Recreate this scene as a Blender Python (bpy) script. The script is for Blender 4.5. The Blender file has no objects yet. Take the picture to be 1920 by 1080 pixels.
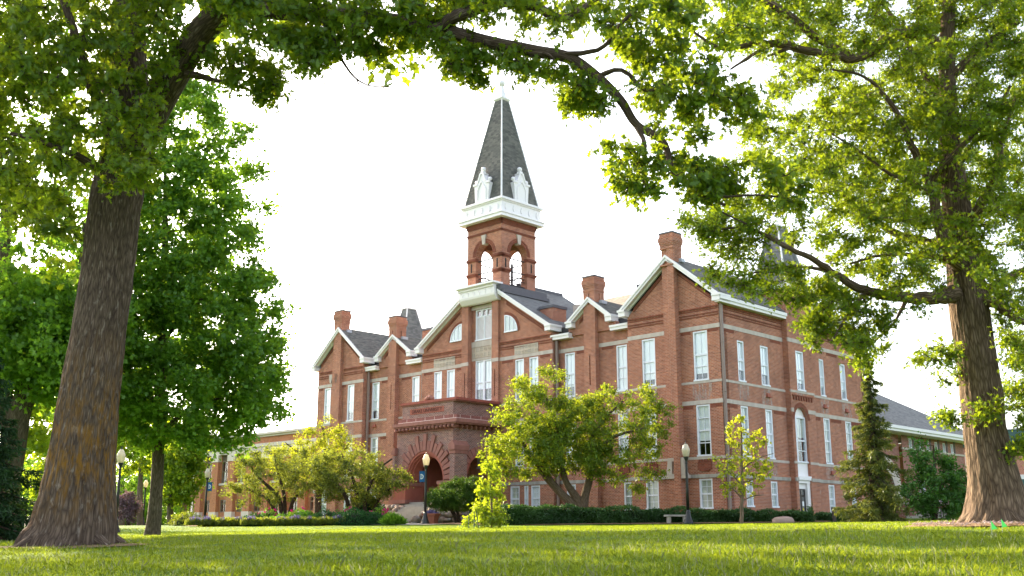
import bpy, math, random
import numpy as np
from mathutils import Vector, Matrix
rng = np.random.default_rng(11); random.seed(11)
S = bpy.context.scene; COL = S.collection
R = math.radians
# ---------------------------------------------------------------- camera
FPX = 1950.84; PITCH = R(13.037); AZ = R(45.58)
CP, SP = math.cos(PITCH), math.sin(PITCH)
cam = bpy.data.objects.new('camera', bpy.data.cameras.new('camera')); COL.objects.link(cam)
cam.rotation_euler = (R(90) + PITCH, 0, 0)
cam.data.sensor_width = 36; cam.data.lens = FPX / 1920 * 36
cam.data.clip_start = 0.1; cam.data.clip_end = 6000
S.camera = cam
def at(x, y, Y):
    a = (x - 960) / FPX; b = (540 - y) / FPX
    k = Y / (CP - b * SP)
    return np.array([a * k, Y, (SP + b * CP) * k])
UD = np.array([-math.sin(AZ), math.cos(AZ), 0]); VD = np.array([math.cos(AZ), math.sin(AZ), 0])
C0 = at(1352.5, 700, 62.0); C0[2] = 0
def uvz(u, v, z): return C0 + u * UD + v * VD + np.array([0, 0, z])
# ---------------------------------------------------------------- ground height
def gz(x, y):
    ys = [-40, 0, 8, 20, 40, 54, 64, 80, 120, 700]
    a = np.interp(y, ys, [-1.3, -.62, -.42, -.16, -.02, .08, .33, .5, .62, .7])
    b = np.interp(y, ys, [.01, .019, .0195, .0195, .017, .0135, .012, .009, .004, 0])
    return a + b * np.clip(x, -40, 40)
# ---------------------------------------------------------------- tagging
def tag(o, label=None, cat=None, group=None, kind=None):
    if label: o['label'] = label
    if cat: o['category'] = cat
    if group: o['group'] = group
    if kind: o['kind'] = kind
    return o
def empty(name, loc=(0, 0, 0), rz=0, label=None, cat=None, group=None):
    o = bpy.data.objects.new(name, None); COL.objects.link(o)
    o.location = loc; o.rotation_euler = (0, 0, rz); o.empty_display_size = .3
    return tag(o, label, cat, group)
def copy_tree(o, parent=None):
    c = o.copy(); COL.objects.link(c); c.parent = parent
    for ch in list(o.children): copy_tree(ch, c)
    return c
# ---------------------------------------------------------------- materials
class NT:
    def __init__(s, name):
        s.m = bpy.data.materials.new(name); s.m.use_nodes = True
        s.t = s.m.node_tree; s.t.nodes.clear()
        s.out = s.t.nodes.new('ShaderNodeOutputMaterial')
    def n(s, typ, **kw):
        nd = s.t.nodes.new('ShaderNode' + typ)
        for k, v in kw.items():
            if k.startswith('i_'):
                key = k[2:].replace('_', ' ')
                nd.inputs[key].default_value = v
            else: setattr(nd, k, v)
        return nd
    def l(s, a, b): s.t.links.new(a, b)
    def ramp(s, fac, stops):
        r = s.n('ValToRGB'); e = r.color_ramp.elements
        while len(e) < len(stops): e.new(.5)
        for el, (p, c) in zip(e, stops): el.position = p; el.color = (*c, 1)
        s.l(fac, r.inputs[0]); return r.outputs[0]
    def mix(s, fac, a, b, typ='MIX'):
        m = s.n('MixRGB', blend_type=typ)
        for i, x in enumerate((fac, a, b)):
            if hasattr(x, 'is_output'): s.l(x, m.inputs[i])
            elif isinstance(x, (int, float)): m.inputs[i].default_value = x
            else: m.inputs[i].default_value = (*x, 1)
        return m.outputs[0]
    def noise(s, vec, scale, detail=4, rough=.55):
        n = s.n('TexNoise'); n.inputs['Scale'].default_value = scale; n.inputs['Detail'].default_value = detail
        n.inputs['Roughness'].default_value = rough
        if vec is not None: s.l(vec, n.inputs['Vector'])
        return n.outputs['Fac']
    def mapping(s, vec, scale):
        m = s.n('Mapping'); m.inputs['Scale'].default_value = scale; s.l(vec, m.inputs[0]); return m.outputs[0]
    def bump(s, h, strength=.4, dist=.02):
        b = s.n('Bump'); b.inputs['Strength'].default_value = strength; b.inputs['Distance'].default_value = dist
        s.l(h, b.inputs['Height']); return b.outputs[0]
    def principled(s, col, rough=.8, spec=.3, normal=None, metal=0):
        p = s.n('BsdfPrincipled')
        if hasattr(col, 'is_output'): s.l(col, p.inputs['Base Color'])
        else: p.inputs['Base Color'].default_value = (*col, 1)
        if hasattr(rough, 'is_output'): s.l(rough, p.inputs['Roughness'])
        else: p.inputs['Roughness'].default_value = rough
        p.inputs['Specular IOR Level'].default_value = spec
        p.inputs['Metallic'].default_value = metal
        if normal is not None: s.l(normal, p.inputs['Normal'])
        s.l(p.outputs[0], s.out.inputs[0]); return p
M = {}
def plain(name, col, rough=.6, var=.12, scale=3, spec=.3, bump=.15, metal=0):
    t = NT(name); tc = t.n('TexCoord').outputs['Object']
    n = t.noise(tc, scale, 5)
    n2 = t.noise(tc, scale * 9, 3)
    lo = tuple(c * (1 - var) for c in col); hi = tuple(min(1, c * (1 + var)) for c in col)
    c = t.mix(n, lo, hi); c = t.mix(.25, c, t.ramp(n2, [(.3, lo), (.7, hi)]))
    t.principled(c, rough, spec, t.bump(n2, bump, .01), metal)
    M[name] = t.m; return t.m
def brick(name, cols, mortar, bw=.24, bh=.086, stain=.35):
    t = NT(name); uv = t.n('UVMap').outputs[0]; tc = t.n('TexCoord').outputs['Object']
    b = t.n('TexBrick'); t.l(uv, b.inputs['Vector'])
    b.inputs['Scale'].default_value = 1; b.inputs['Brick Width'].default_value = bw; b.inputs['Row Height'].default_value = bh
    b.inputs['Mortar Size'].default_value = .011; b.inputs['Mortar Smooth'].default_value = .2; b.inputs['Bias'].default_value = .0
    b.inputs['Color1'].default_value = (*cols[0], 1); b.inputs['Color2'].default_value = (*cols[1], 1); b.inputs['Mortar'].default_value = (*mortar, 1)
    # brick to brick variation: white noise on brick-sized cells
    sn = t.n('VectorMath', operation='DIVIDE'); t.l(uv, sn.inputs[0]); sn.inputs[1].default_value = (bw, bh, 1)
    fl = t.n('VectorMath', operation='FLOOR'); t.l(sn.outputs[0], fl.inputs[0])
    wn = t.n('TexWhiteNoise'); t.l(fl.outputs[0], wn.inputs[0])
    var = t.ramp(wn.outputs[0], [(0, tuple(c * .38 for c in cols[1])), (.2, cols[0]), (.72, cols[1]), (1, cols[2])])
    c = t.mix(.5, b.outputs[0], var)
    c = t.mix(b.outputs['Fac'], c, mortar)
    big = t.noise(tc, .5, 6, .65)
    c = t.mix(stain, c, t.ramp(big, [(.32, (.45, .42, .44)), (.52, (1, 1, 1)), (.72, (1.15, .98, .82))]), 'MULTIPLY')
    mid = t.noise(t.mapping(tc, (1, 1, .35)), 2.2, 5, .65)
    c = t.mix(.35, c, t.ramp(mid, [(.3, (.6, .55, .55)), (.6, (1, 1, 1))]), 'MULTIPLY')
    inv = t.n('Math', operation='SUBTRACT'); inv.inputs[0].default_value = 1; t.l(b.outputs['Fac'], inv.inputs[1])
    t.principled(c, .9, .15, t.bump(inv.outputs[0], .5, .012))
    M[name] = t.m
brick('brick_red', [(.275, .09, .05), (.42, .148, .08), (.58, .24, .13)], (.5, .36, .29), stain=.45)
brick('brick_dark', [(.17, .075, .062), (.25, .112, .09), (.45, .2, .14)], (.5, .4, .36))
brick('brick_orange', [(.42, .15, .07), (.47, .18, .085), (.52, .22, .11)], (.42, .26, .17), stain=.15)
brick('brick_annex', [(.25, .09, .07), (.29, .105, .08), (.33, .13, .1)], (.4, .3, .26), stain=.15)
brick('brick_course', [(.2, .05, .03), (.25, .07, .04), (.3, .09, .05)], (.2, .12, .09))
def stone(name, col, scale=2.0, streak=.35, block=None):
    t = NT(name); tc = t.n('TexCoord').outputs['Object']; uv = t.n('UVMap').outputs[0]
    n = t.noise(tc, scale, 6, .6); n2 = t.noise(t.mapping(tc, (2.2, 2.2, .3)), 1.6, 5, .6); n3 = t.noise(tc, 28, 3)
    c = t.mix(n, tuple(x * .8 for x in col), tuple(min(1, x * 1.12) for x in col))
    c = t.mix(streak, c, t.ramp(n2, [(.35, (.5, .48, .46)), (.6, (1, 1, 1))]), 'MULTIPLY')
    if block:
        b = t.n('TexBrick'); t.l(uv, b.inputs[0]); b.inputs['Scale'].default_value = 1
        b.inputs['Brick Width'].default_value = block[0]; b.inputs['Row Height'].default_value = block[1]; b.inputs['Mortar Size'].default_value = .02
        c = t.mix(b.outputs['Fac'], c, block[2])
    t.principled(c, .88, .2, t.bump(n3, .3, .012)); M[name] = t.m
stone('limestone', (.53, .465, .41)); stone('limestone_dark', (.42, .39, .35), streak=.6)
stone('terracotta_cream', (.54, .455, .37), streak=.25)
stone('brownstone', (.33, .15, .12), streak=.35); stone('brownstone_block', (.27, .11, .095), block=(1.0, .5, (.6, .47, .43)))
stone('red_stone', (.36, .12, .085), streak=.2); stone('red_coping', (.34, .1, .075), block=(1.0, 5, (.2, .1, .09)))
stone('concrete', (.42, .385, .34), streak=.2); stone('white_stone', (.62, .56, .5), streak=.15)
def shingle(name, cols, bw=.3, bh=.14):
    t = NT(name); uv = t.n('UVMap').outputs[0]; tc = t.n('TexCoord').outputs['Object']
    b = t.n('TexBrick'); t.l(uv, b.inputs[0]); b.inputs['Scale'].default_value = 1
    b.inputs['Brick Width'].default_value = bw; b.inputs['Row Height'].default_value = bh; b.inputs['Mortar Size'].default_value = .012; b.inputs['Mortar Smooth'].default_value = 1
    b.inputs['Color1'].default_value = (*cols[0], 1); b.inputs['Color2'].default_value = (*cols[1], 1); b.inputs['Mortar'].default_value = (*[x * .55 for x in cols[0]], 1)
    sn = t.n('VectorMath', operation='DIVIDE'); t.l(uv, sn.inputs[0]); sn.inputs[1].default_value = (bw, bh, 1)
    fl = t.n('VectorMath', operation='FLOOR'); t.l(sn.outputs[0], fl.inputs[0])
    wn = t.n('TexWhiteNoise'); t.l(fl.outputs[0], wn.inputs[0])
    c = t.mix(.55, b.outputs[0], t.ramp(wn.outputs[0], [(0, tuple(x * .65 for x in cols[0])), (.5, cols[1]), (1, cols[2])]))
    c = t.mix(.4, c, t.ramp(t.noise(tc, 1.1, 5), [(.3, (.65, .65, .68)), (.65, (1.05, 1.05, 1))]), 'MULTIPLY')
    t.principled(c, .9, .15, t.bump(b.outputs['Fac'], .3, .01)); M[name] = t.m
shingle('shingle_dark', [(.105, .105, .097), (.135, .133, .122), (.2, .185, .165)])
shingle('shingle_grey', [(.15, .15, .15), (.18, .18, .178), (.24, .235, .225)])
shingle('shingle_lit', [(.23, .2, .165), (.27, .235, .19), (.33, .29, .24)])  # lighter shingle copy: the light on the rear slope is put into the colour
plain('white_paint', (.8, .775, .785), .5, .04, 2, .35, .05)
plain('white_trim', (.78, .755, .76), .55, .06, 1.5, .3, .06)
plain('window_white', (.72, .74, .8), .4, .03, 2, .4, .03)
plain('dark_metal', (.035, .033, .036), .5, .25, 4, .5, .1)
plain('flashing', (.085, .082, .095), .55, .3, 2.5, .4, .1)
plain('flashing_light', (.42, .44, .5), .45, .1, 3, .5, .05)
plain('copper_green', (.2, .26, .24), .7, .3, 3)
plain('pipe_brown', (.235, .17, .145), .5, .1, 2, .4, .03)
plain('lamp_black', (.012, .012, .013), .38, .2, 5, .5, .05)
plain('louver_back', (.5, .3, .27), .8, .1, 2)
plain('dark_room', (.02, .02, .022), .9, .1, 2)
plain('door_dark', (.045, .035, .032), .4, .2, 3)
plain('frame_brown', (.2, .15, .11), .6, .1, 3)
plain('panel_tan', (.3, .16, .075), .8, .2, 3)
plain('banner_blue', (.012, .09, .24), .7, .1, 3)
plain('banner_white', (.8, .8, .78), .7, .05, 3)
plain('terracotta_pot', (.27, .095, .055), .8, .15, 3)
plain('green_metal', (.012, .055, .058), .5, .15, 2)
plain('flag_green', (.14, .9, .16), .6, .1, 5)
plain('blind', (.84, .84, .85), .85, .04, 1.2)
plain('blind_grey', (.5, .52, .47), .85, .08, 1.2)
plain('inscription_dark', (.07, .026, .022), .9, .2, 6)
plain('paper_white', (.8, .82, .84), .7, .05, 6); plain('paper_yellow', (.8, .7, .05), .7, .05, 6)
def boulder_mat():
    t = NT('boulder'); tc = t.n('TexCoord').outputs['Object']
    g = t.n('NewGeometry')
    c = t.ramp(g.outputs['Random Per Island'], [(0, (.27, .17, .12)), (.3, (.34, .25, .2)), (.55, (.24, .22, .22)), (.8, (.4, .31, .24)), (1, (.3, .2, .17))])
    c = t.mix(.5, c, t.ramp(t.noise(tc, 9, 6, .7), [(.3, (.55, .55, .55)), (.7, (1.1, 1.1, 1.1))]), 'MULTIPLY')
    t.principled(c, .85, .25, t.bump(t.noise(tc, 22, 5), .4, .02)); M['boulder'] = t.m
boulder_mat()
def glass_mat(name, tint=(.9, .95, 1.0)):
    t = NT(name)
    gl = t.n('BsdfGlossy'); gl.inputs['Roughness'].default_value = .02; gl.inputs['Color'].default_value = (*tint, 1)
    tr = t.n('BsdfTransparent'); tr.inputs['Color'].default_value = (.95, .97, .97, 1)
    lw = t.n('LayerWeight'); lw.inputs['Blend'].default_value = .5      # facing term: the same from both sides of the pane
    pw = t.n('Math', operation='POWER'); t.l(lw.outputs['Facing'], pw.inputs[0]); pw.inputs[1].default_value = 3
    ma = t.n('Math', operation='MULTIPLY_ADD'); t.l(pw.outputs[0], ma.inputs[0]); ma.inputs[1].default_value = .8; ma.inputs[2].default_value = .06
    tc = t.n('TexCoord').outputs['Object']
    nb = t.bump(t.noise(tc, .9, 1), .03, .01); t.l(nb, gl.inputs['Normal'])
    mx = t.n('MixShader'); t.l(ma.outputs[0], mx.inputs[0]); t.l(tr.outputs[0], mx.inputs[1]); t.l(gl.outputs[0], mx.inputs[2])
    t.l(mx.outputs[0], t.out.inputs[0]); M[name] = t.m
glass_mat('glass')
def globe_mat():
    t = NT('lamp_globe')
    d = t.n('BsdfDiffuse'); d.inputs[0].default_value = (.7, .67, .58, 1)
    tr = t.n('BsdfTranslucent'); tr.inputs[0].default_value = (.75, .68, .52, 1)
    g = t.n('BsdfGlossy'); g.inputs['Roughness'].default_value = .2
    a = t.n('MixShader'); a.inputs[0].default_value = .6; t.l(d.outputs[0], a.inputs[1]); t.l(tr.outputs[0], a.inputs[2])
    b = t.n('MixShader'); b.inputs[0].default_value = .08; t.l(a.outputs[0], b.inputs[1]); t.l(g.outputs[0], b.inputs[2])
    t.l(b.outputs[0], t.out.inputs[0]); M['lamp_globe'] = t.m
globe_mat()
def leaf_mat(name, dark, light, trans, tw=.5, gloss=.02):
    dark, light, trans = [(c[0], c[1], min(1, c[2] * 1.7)) for c in (dark, light, trans)]; t = NT(name)
    at_ = t.n('Attribute', attribute_name='tone'); f = at_.outputs['Fac']
    c = t.ramp(f, [(0, dark), (.55, tuple((a + b) / 2 for a, b in zip(dark, light))), (1, light)])
    tcol = t.ramp(f, [(0, tuple(x * .6 for x in trans)), (.5, trans), (1, tuple(min(1, x * 1.35) for x in trans))])
    d = t.n('BsdfDiffuse'); t.l(c, d.inputs[0])
    tr = t.n('BsdfTranslucent'); t.l(tcol, tr.inputs[0])
    mx = t.n('MixShader'); mx.inputs[0].default_value = tw; t.l(d.outputs[0], mx.inputs[1]); t.l(tr.outputs[0], mx.inputs[2])
    g = t.n('BsdfGlossy'); g.inputs['Roughness'].default_value = .38; g.inputs['Color'].default_value = (.9, .95, .9, 1)
    m2 = t.n('MixShader'); m2.inputs[0].default_value = gloss; t.l(mx.outputs[0], m2.inputs[1]); t.l(g.outputs[0], m2.inputs[2])
    t.l(m2.outputs[0], t.out.inputs[0]); M[name] = t.m
leaf_mat('leaf_oak', (.045, .11, .006), (.125, .225, .014), (.27, .35, .006), .5)
leaf_mat('leaf_pinoak', (.05, .115, .006), (.145, .235, .014), (.27, .35, .006), .5)
leaf_mat('leaf_maple', (.055, .145, .012), (.155, .31, .024), (.25, .42, .012), .46)
leaf_mat('leaf_magnolia', (.055, .13, .008), (.17, .265, .015), (.33, .39, .008), .47)
leaf_mat('leaf_serviceberry', (.075, .115, .014), (.16, .205, .024), (.27, .31, .014), .44)
leaf_mat('leaf_yellow', (.16, .22, .01), (.3, .36, .02), (.45, .48, .01))
leaf_mat('leaf_sapling', (.1, .18, .01), (.24, .34, .02), (.42, .5, .01))
leaf_mat('leaf_dark', (.012, .06, .01), (.035, .12, .018), (.04, .12, .01), .3)
leaf_mat('leaf_buckeye', (.03, .1, .012), (.085, .21, .022), (.1, .22, .01), .38)
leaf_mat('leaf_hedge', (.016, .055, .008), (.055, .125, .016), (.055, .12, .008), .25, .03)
leaf_mat('leaf_yew', (.022, .07, .006), (.075, .155, .012), (.1, .18, .008), .3)
leaf_mat('leaf_bright', (.06, .17, .01), (.15, .32, .02), (.18, .34, .01), .4)
leaf_mat('leaf_gold', (.24, .28, .012), (.42, .44, .02), (.38, .4, .01), .35)
leaf_mat('leaf_back', (.06, .14, .008), (.18, .29, .016), (.4, .5, .01), .55)
leaf_mat('leaf_purple', (.13, .085, .065), (.22, .145, .105), (.2, .12, .07), .3)
leaf_mat('needle', (.028, .05, .01), (.12, .145, .022), (.17, .19, .012), .32, .02)
leaf_mat('needle_dark', (.01, .03, .008), (.03, .075, .014), (.03, .06, .006), .2, .02)
leaf_mat('lavender', (.12, .1, .12), (.21, .17, .22), (.14, .12, .13), .3)
leaf_mat('peony', (.5, .008, .07), (.75, .04, .17), (.6, .02, .1), .3)
leaf_mat('grass', (.07, .13, .011), (.175, .255, .02), (.32, .39, .01), .46, .015)
leaf_mat('seed', (.2, .24, .06), (.34, .38, .13), (.32, .34, .1), .4, .02)
leaf_mat('straw', (.35, .26, .15), (.55, .44, .28), (.3, .22, .1), .3, .02)
def bark_mat(name, dark, light, lichen=None, pale=None):
    t = NT(name); tc = t.n('TexCoord').outputs['Object']; uv = t.n('UVMap').outputs[0]
    st = t.mapping(uv, (1, .09, 1))
    v = t.n('TexVoronoi', feature='DISTANCE_TO_EDGE'); v.inputs['Scale'].default_value = 38; t.l(st, v.inputs['Vector'])
    n = t.noise(st, 30, 6, .65); n2 = t.noise(tc, 1.6, 5, .6)
    wv = t.noise(st, 14, 5, .7)
    h = t.mix(.35, t.mix(.45, t.ramp(v.outputs['Distance'], [(0, (0, 0, 0)), (.35, (1, 1, 1))]), n), wv)
    c = t.ramp(h, [(.25, dark), (.68, light)])
    c = t.mix(.5, c, t.ramp(n2, [(.3, (.7, .68, .66)), (.7, (1.12, 1.1, 1.08))]), 'MULTIPLY')
    if pale:
        p = t.noise(t.mapping(uv, (1, .22, 1)), 17, 4, .6)
        c = t.mix(t.ramp(p, [(.58, (0, 0, 0)), (.70, (.5, .5, .5))]), c, pale)
    if lichen:
        sep = t.n('SeparateXYZ'); t.l(tc, sep.inputs[0])
        mr = t.n('MapRange'); t.l(sep.outputs[2], mr.inputs[0])
        mr.inputs[1].default_value = .3; mr.inputs[2].default_value = 1.4; mr.inputs[3].default_value = 0; mr.inputs[4].default_value = 1
        mr2 = t.n('MapRange'); t.l(sep.outputs[2], mr2.inputs[0])
        mr2.inputs[1].default_value = 1.6; mr2.inputs[2].default_value = 4.2; mr2.inputs[3].default_value = 1; mr2.inputs[4].default_value = 0
        mm = t.n('Math', operation='MULTIPLY'); t.l(mr.outputs[0], mm.inputs[0]); t.l(mr2.outputs[0], mm.inputs[1])
        ln = t.ramp(t.noise(t.mapping(uv, (1, .14, 1)), 15, 5, .7), [(.45, (0, 0, 0)), (.62, (.75, .75, .75))])
        m3 = t.n('Math', operation='MULTIPLY'); t.l(mm.outputs[0], m3.inputs[0]); t.l(ln, m3.inputs[1])
        c = t.mix(m3.outputs[0], c, lichen)
    t.principled(c, .95, .1, t.bump(h, .9, .025)); M[name] = t.m
bark_mat('bark_oak', (.04, .028, .022), (.16, .117, .088), (.24, .115, .012), (.33, .28, .235))
bark_mat('bark_right', (.05, .034, .024), (.22, .16, .11))
bark_mat('bark_branch', (.03, .022, .016), (.11, .08, .058))
bark_mat('bark_maple', (.045, .035, .026), (.16, .125, .09), None, (.22, .19, .15))
bark_mat('bark_smooth', (.1, .075, .055), (.2, .16, .12))
bark_mat('bark_magnolia', (.07, .05, .032), (.17, .125, .085))
bark_mat('bark_young', (.13, .09, .06), (.28, .21, .15))
def ground_mats():
    t = NT('lawn_soil'); tc = t.n('TexCoord').outputs['Object']
    a = t.noise(tc, .25, 5, .6); b = t.noise(tc, 3.5, 6, .7); c3 = t.noise(t.mapping(tc, (40, 14, 10)), 1, 4, .7)
    c = t.mix(a, (.055, .12, .008), (.1, .18, .012)); c = t.mix(.5, c, t.ramp(b, [(.3, (.55, .6, .5)), (.7, (1.3, 1.25, 1.1))]), 'MULTIPLY')
    c = t.mix(.6, c, t.ramp(c3, [(.3, (.45, .5, .4)), (.7, (1.4, 1.35, 1.2))]), 'MULTIPLY')
    t.principled(c, .9, .1, t.bump(c3, .9, .05)); M['lawn_soil'] = t.m
    t = NT('mulch'); tc = t.n('TexCoord').outputs['Object']
    v = t.n('TexVoronoi'); v.inputs['Scale'].default_value = 16; t.l(tc, v.inputs['Vector'])
    c = t.ramp(v.outputs['Color'], [(0, (.11, .068, .036)), (.5, (.2, .13, .072)), (1, (.33, .23, .135))])
    t.principled(c, .95, .1, t.bump(v.outputs['Distance'], .8, .03)); M['mulch'] = t.m
ground_mats()

def stain_mat():
    t = NT('mineral_stain'); tc = t.n('TexCoord').outputs['Object']; uv = t.n('UVMap').outputs[0]
    d = t.n('BsdfDiffuse'); d.inputs[0].default_value = (.55, .47, .43, 1); tr = t.n('BsdfTransparent')
    a = t.noise(t.mapping(uv, (4.5, .7, 1)), 1.6, 5, .6); b = t.noise(uv, 9, 4, .7)
    m = t.n('Math', operation='MULTIPLY'); t.l(t.ramp(a, [(.42, (0, 0, 0)), (.62, (1, 1, 1))]), m.inputs[0]); t.l(t.ramp(b, [(.35, (.25, .25, .25)), (.6, (.8, .8, .8))]), m.inputs[1])
    mx = t.n('MixShader'); t.l(m.outputs[0], mx.inputs[0]); t.l(tr.outputs[0], mx.inputs[1]); t.l(d.outputs[0], mx.inputs[2]); t.l(mx.outputs[0], t.out.inputs[0]); M['mineral_stain'] = t.m
stain_mat()
# ---------------------------------------------------------------- mesh builder
class MB:
    def __init__(s, m='white_paint'): s.v = []; s.f = []; s.m = []; s.mats = [m]; s.cur = 0
    def use(s, m):
        if m not in s.mats: s.mats.append(m)
        s.cur = s.mats.index(m); return s
    def face(s, pts):
        i = len(s.v); s.v += [tuple(map(float, p)) for p in pts]; s.f.append(tuple(range(i, i + len(pts)))); s.m.append(s.cur)
    def solid(s, v, f):
        i = len(s.v); s.v += [tuple(map(float, p)) for p in v]
        for q in f: s.f.append(tuple(i + k for k in q)); s.m.append(s.cur)
    def box(s, x0, x1, y0, y1, z0, z1):
        if x0 > x1: x0, x1 = x1, x0
        if y0 > y1: y0, y1 = y1, y0
        if z0 > z1: z0, z1 = z1, z0
        s.solid([(x0, y0, z0), (x1, y0, z0), (x1, y1, z0), (x0, y1, z0), (x0, y0, z1), (x1, y0, z1), (x1, y1, z1), (x0, y1, z1)],
                [(3, 2, 1, 0), (4, 5, 6, 7), (0, 1, 5, 4), (1, 2, 6, 5), (2, 3, 7, 6), (3, 0, 4, 7)])
    def frustum(s, x, y, z0, z1, hx0, hy0, hx1, hy1):
        s.solid([(x - hx0, y - hy0, z0), (x + hx0, y - hy0, z0), (x + hx0, y + hy0, z0), (x - hx0, y + hy0, z0),
                 (x - hx1, y - hy1, z1), (x + hx1, y - hy1, z1), (x + hx1, y + hy1, z1), (x - hx1, y + hy1, z1)],
                [(3, 2, 1, 0), (4, 5, 6, 7), (0, 1, 5, 4), (1, 2, 6, 5), (2, 3, 7, 6), (3, 0, 4, 7)])
    def prism(s, poly, fn, d0, d1):
        """poly: list of (a,z); fn(a,z,d)->point"""
        n = len(poly); v = [fn(a, z, d0) for a, z in poly] + [fn(a, z, d1) for a, z in poly]
        f = [tuple(range(n)), tuple(range(2 * n - 1, n - 1, -1))] + [(i, i + n, (i + 1) % n + n, (i + 1) % n) for i in range(n)]
        s.solid(v, f)
    def lathe(s, prof, n=12, c=(0, 0, 0)):
        k = len(prof); v = []
        for r, z in prof:
            for i in range(n):
                a = 2 * math.pi * i / n; v.append((c[0] + r * math.cos(a), c[1] + r * math.sin(a), c[2] + z))
        f = []
        for j in range(k - 1):
            for i in range(n): f.append((j * n + i, j * n + (i + 1) % n, (j + 1) * n + (i + 1) % n, (j + 1) * n + i))
        f.append(tuple(range(n - 1, -1, -1))); f.append(tuple(range((k - 1) * n, k * n)))
        s.solid(v, f)
    def ball(s, c, r, n=10, sq=(1, 1, 1)):
        prof = [(max(1e-3, r * math.sin(math.pi * i / (n // 2 + 2))), -r * math.cos(math.pi * i / (n // 2 + 2)) * sq[2]) for i in range(n // 2 + 3)]
        s.lathe(prof, n, c)
    def tube(s, path, rad, n=8, cap=True):
        v, f = tube_geo(np.array(path, float), np.array(rad, float), n); s.solid(v, [tuple(q) for q in f])
    def mark(s):
        if not hasattr(s, 'marks'): s.marks = []
        s.marks.append((len(s.v), len(s.f)))
    def build_each(s, name, parent=None, **kw):
        mk = s.marks + [(len(s.v), len(s.f))]; out = []
        for (v0, f0), (v1, f1) in zip(mk[:-1], mk[1:]):
            if f1 == f0: continue
            t = MB(); t.mats = list(s.mats); t.v = s.v[v0:v1]; t.f = [tuple(i - v0 for i in q) for q in s.f[f0:f1]]; t.m = s.m[f0:f1]
            out.append(t.build(name, parent, **kw))
        return out
    def build(s, name, parent=None, smooth=False, bevel=0):
        me = bpy.data.meshes.new(name); me.from_pydata(s.v, [], s.f)
        for m in s.mats: me.materials.append(M[m])
        me.polygons.foreach_set('material_index', s.m)
        uv = me.uv_layers.new(name='UVMap')
        V = np.array(s.v); out = np.zeros((len(me.loops), 2)); li = 0
        for q in s.f:
            P = V[list(q)]; nrm = np.zeros(3)
            for i in range(len(P)):
                a = P[i]; b = P[(i + 1) % len(P)]
                nrm += np.array([(a[1] - b[1]) * (a[2] + b[2]), (a[2] - b[2]) * (a[0] + b[0]), (a[0] - b[0]) * (a[1] + b[1])])
            L = np.linalg.norm(nrm)
            if L < 1e-12: nrm = np.array([0, 0, 1.])
            else: nrm = nrm / L
            if abs(nrm[2]) > .97: out[li:li + len(q)] = P[:, :2]
            else:
                t = np.array([-nrm[1], nrm[0], 0]); t /= np.linalg.norm(t); b = np.cross(nrm, t)
                if abs(t[0]) > abs(t[1]): t = t * np.sign(t[0])
                else: t = t * np.sign(t[1])
                b = b * (1 if b[2] >= 0 else -1)
                out[li:li + len(q), 0] = P @ t; out[li:li + len(q), 1] = P @ b
            li += len(q)
        uv.data.foreach_set('uv', out.ravel())
        if smooth: me.polygons.foreach_set('use_smooth', [True] * len(me.polygons))
        o = bpy.data.objects.new(name, me); COL.objects.link(o); o.parent = parent
        if bevel:
            b = o.modifiers.new('bevel', 'BEVEL'); b.width = bevel; b.segments = 2; b.limit_method = 'ANGLE'
        return o
def tube_geo(P, rad, n):
    k = len(P); T = np.gradient(P, axis=0); T /= np.linalg.norm(T, axis=1)[:, None] + 1e-12
    ref = np.array([0.3, 0.9, 0.2]) if abs(T[0][2]) > .8 else np.array([0, 0, 1.])
    v = []; a = np.arange(n) * 2 * math.pi / n
    for i in range(k):
        x = np.cross(ref, T[i]); L = np.linalg.norm(x)
        if L < 1e-6: x = np.array([1., 0, 0])
        else: x /= L
        y = np.cross(T[i], x); ref = np.cross(x, T[i]) * -1 if False else y
        ref = y
        v.append(P[i] + rad[i] * (np.cos(a)[:, None] * x + np.sin(a)[:, None] * y))
        ref = np.cross(T[i], x)
    v = np.concatenate(v); f = []
    for j in range(k - 1):
        for i in range(n): f.append((j * n + i, j * n + (i + 1) % n, (j + 1) * n + (i + 1) % n, (j + 1) * n + i))
    return v, f
def wall(mb, fn, a0, a1, z0, z1, holes, depth=.2, top=None):
    """flat wall with rectangular holes and their reveals; fn(a,z,d); top(a)->z for sloped tops not used"""
    A = sorted({a0, a1, *[h[0] for h in holes], *[h[1] for h in holes]}); Z = sorted({z0, z1, *[h[2] for h in holes], *[h[3] for h in holes]})
    A = [a for a in A if a0 <= a <= a1]; Z = [z for z in Z if z0 <= z <= z1]
    for i in range(len(A) - 1):
        for j in range(len(Z) - 1):
            ca, cz = (A[i] + A[i + 1]) / 2, (Z[j] + Z[j + 1]) / 2
            if any(h[0] < ca < h[1] and h[2] < cz < h[3] for h in holes): continue
            mb.face([fn(A[i], Z[j], 0), fn(A[i + 1], Z[j], 0), fn(A[i + 1], Z[j + 1], 0), fn(A[i], Z[j + 1], 0)])
    for h in holes:
        p = [(h[0], h[2]), (h[1], h[2]), (h[1], h[3]), (h[0], h[3])]
        for i in range(4):
            a, b = p[i], p[(i + 1) % 4]
            mb.face([fn(*a, 0), fn(*b, 0), fn(*b, depth), fn(*a, depth)])
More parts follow.
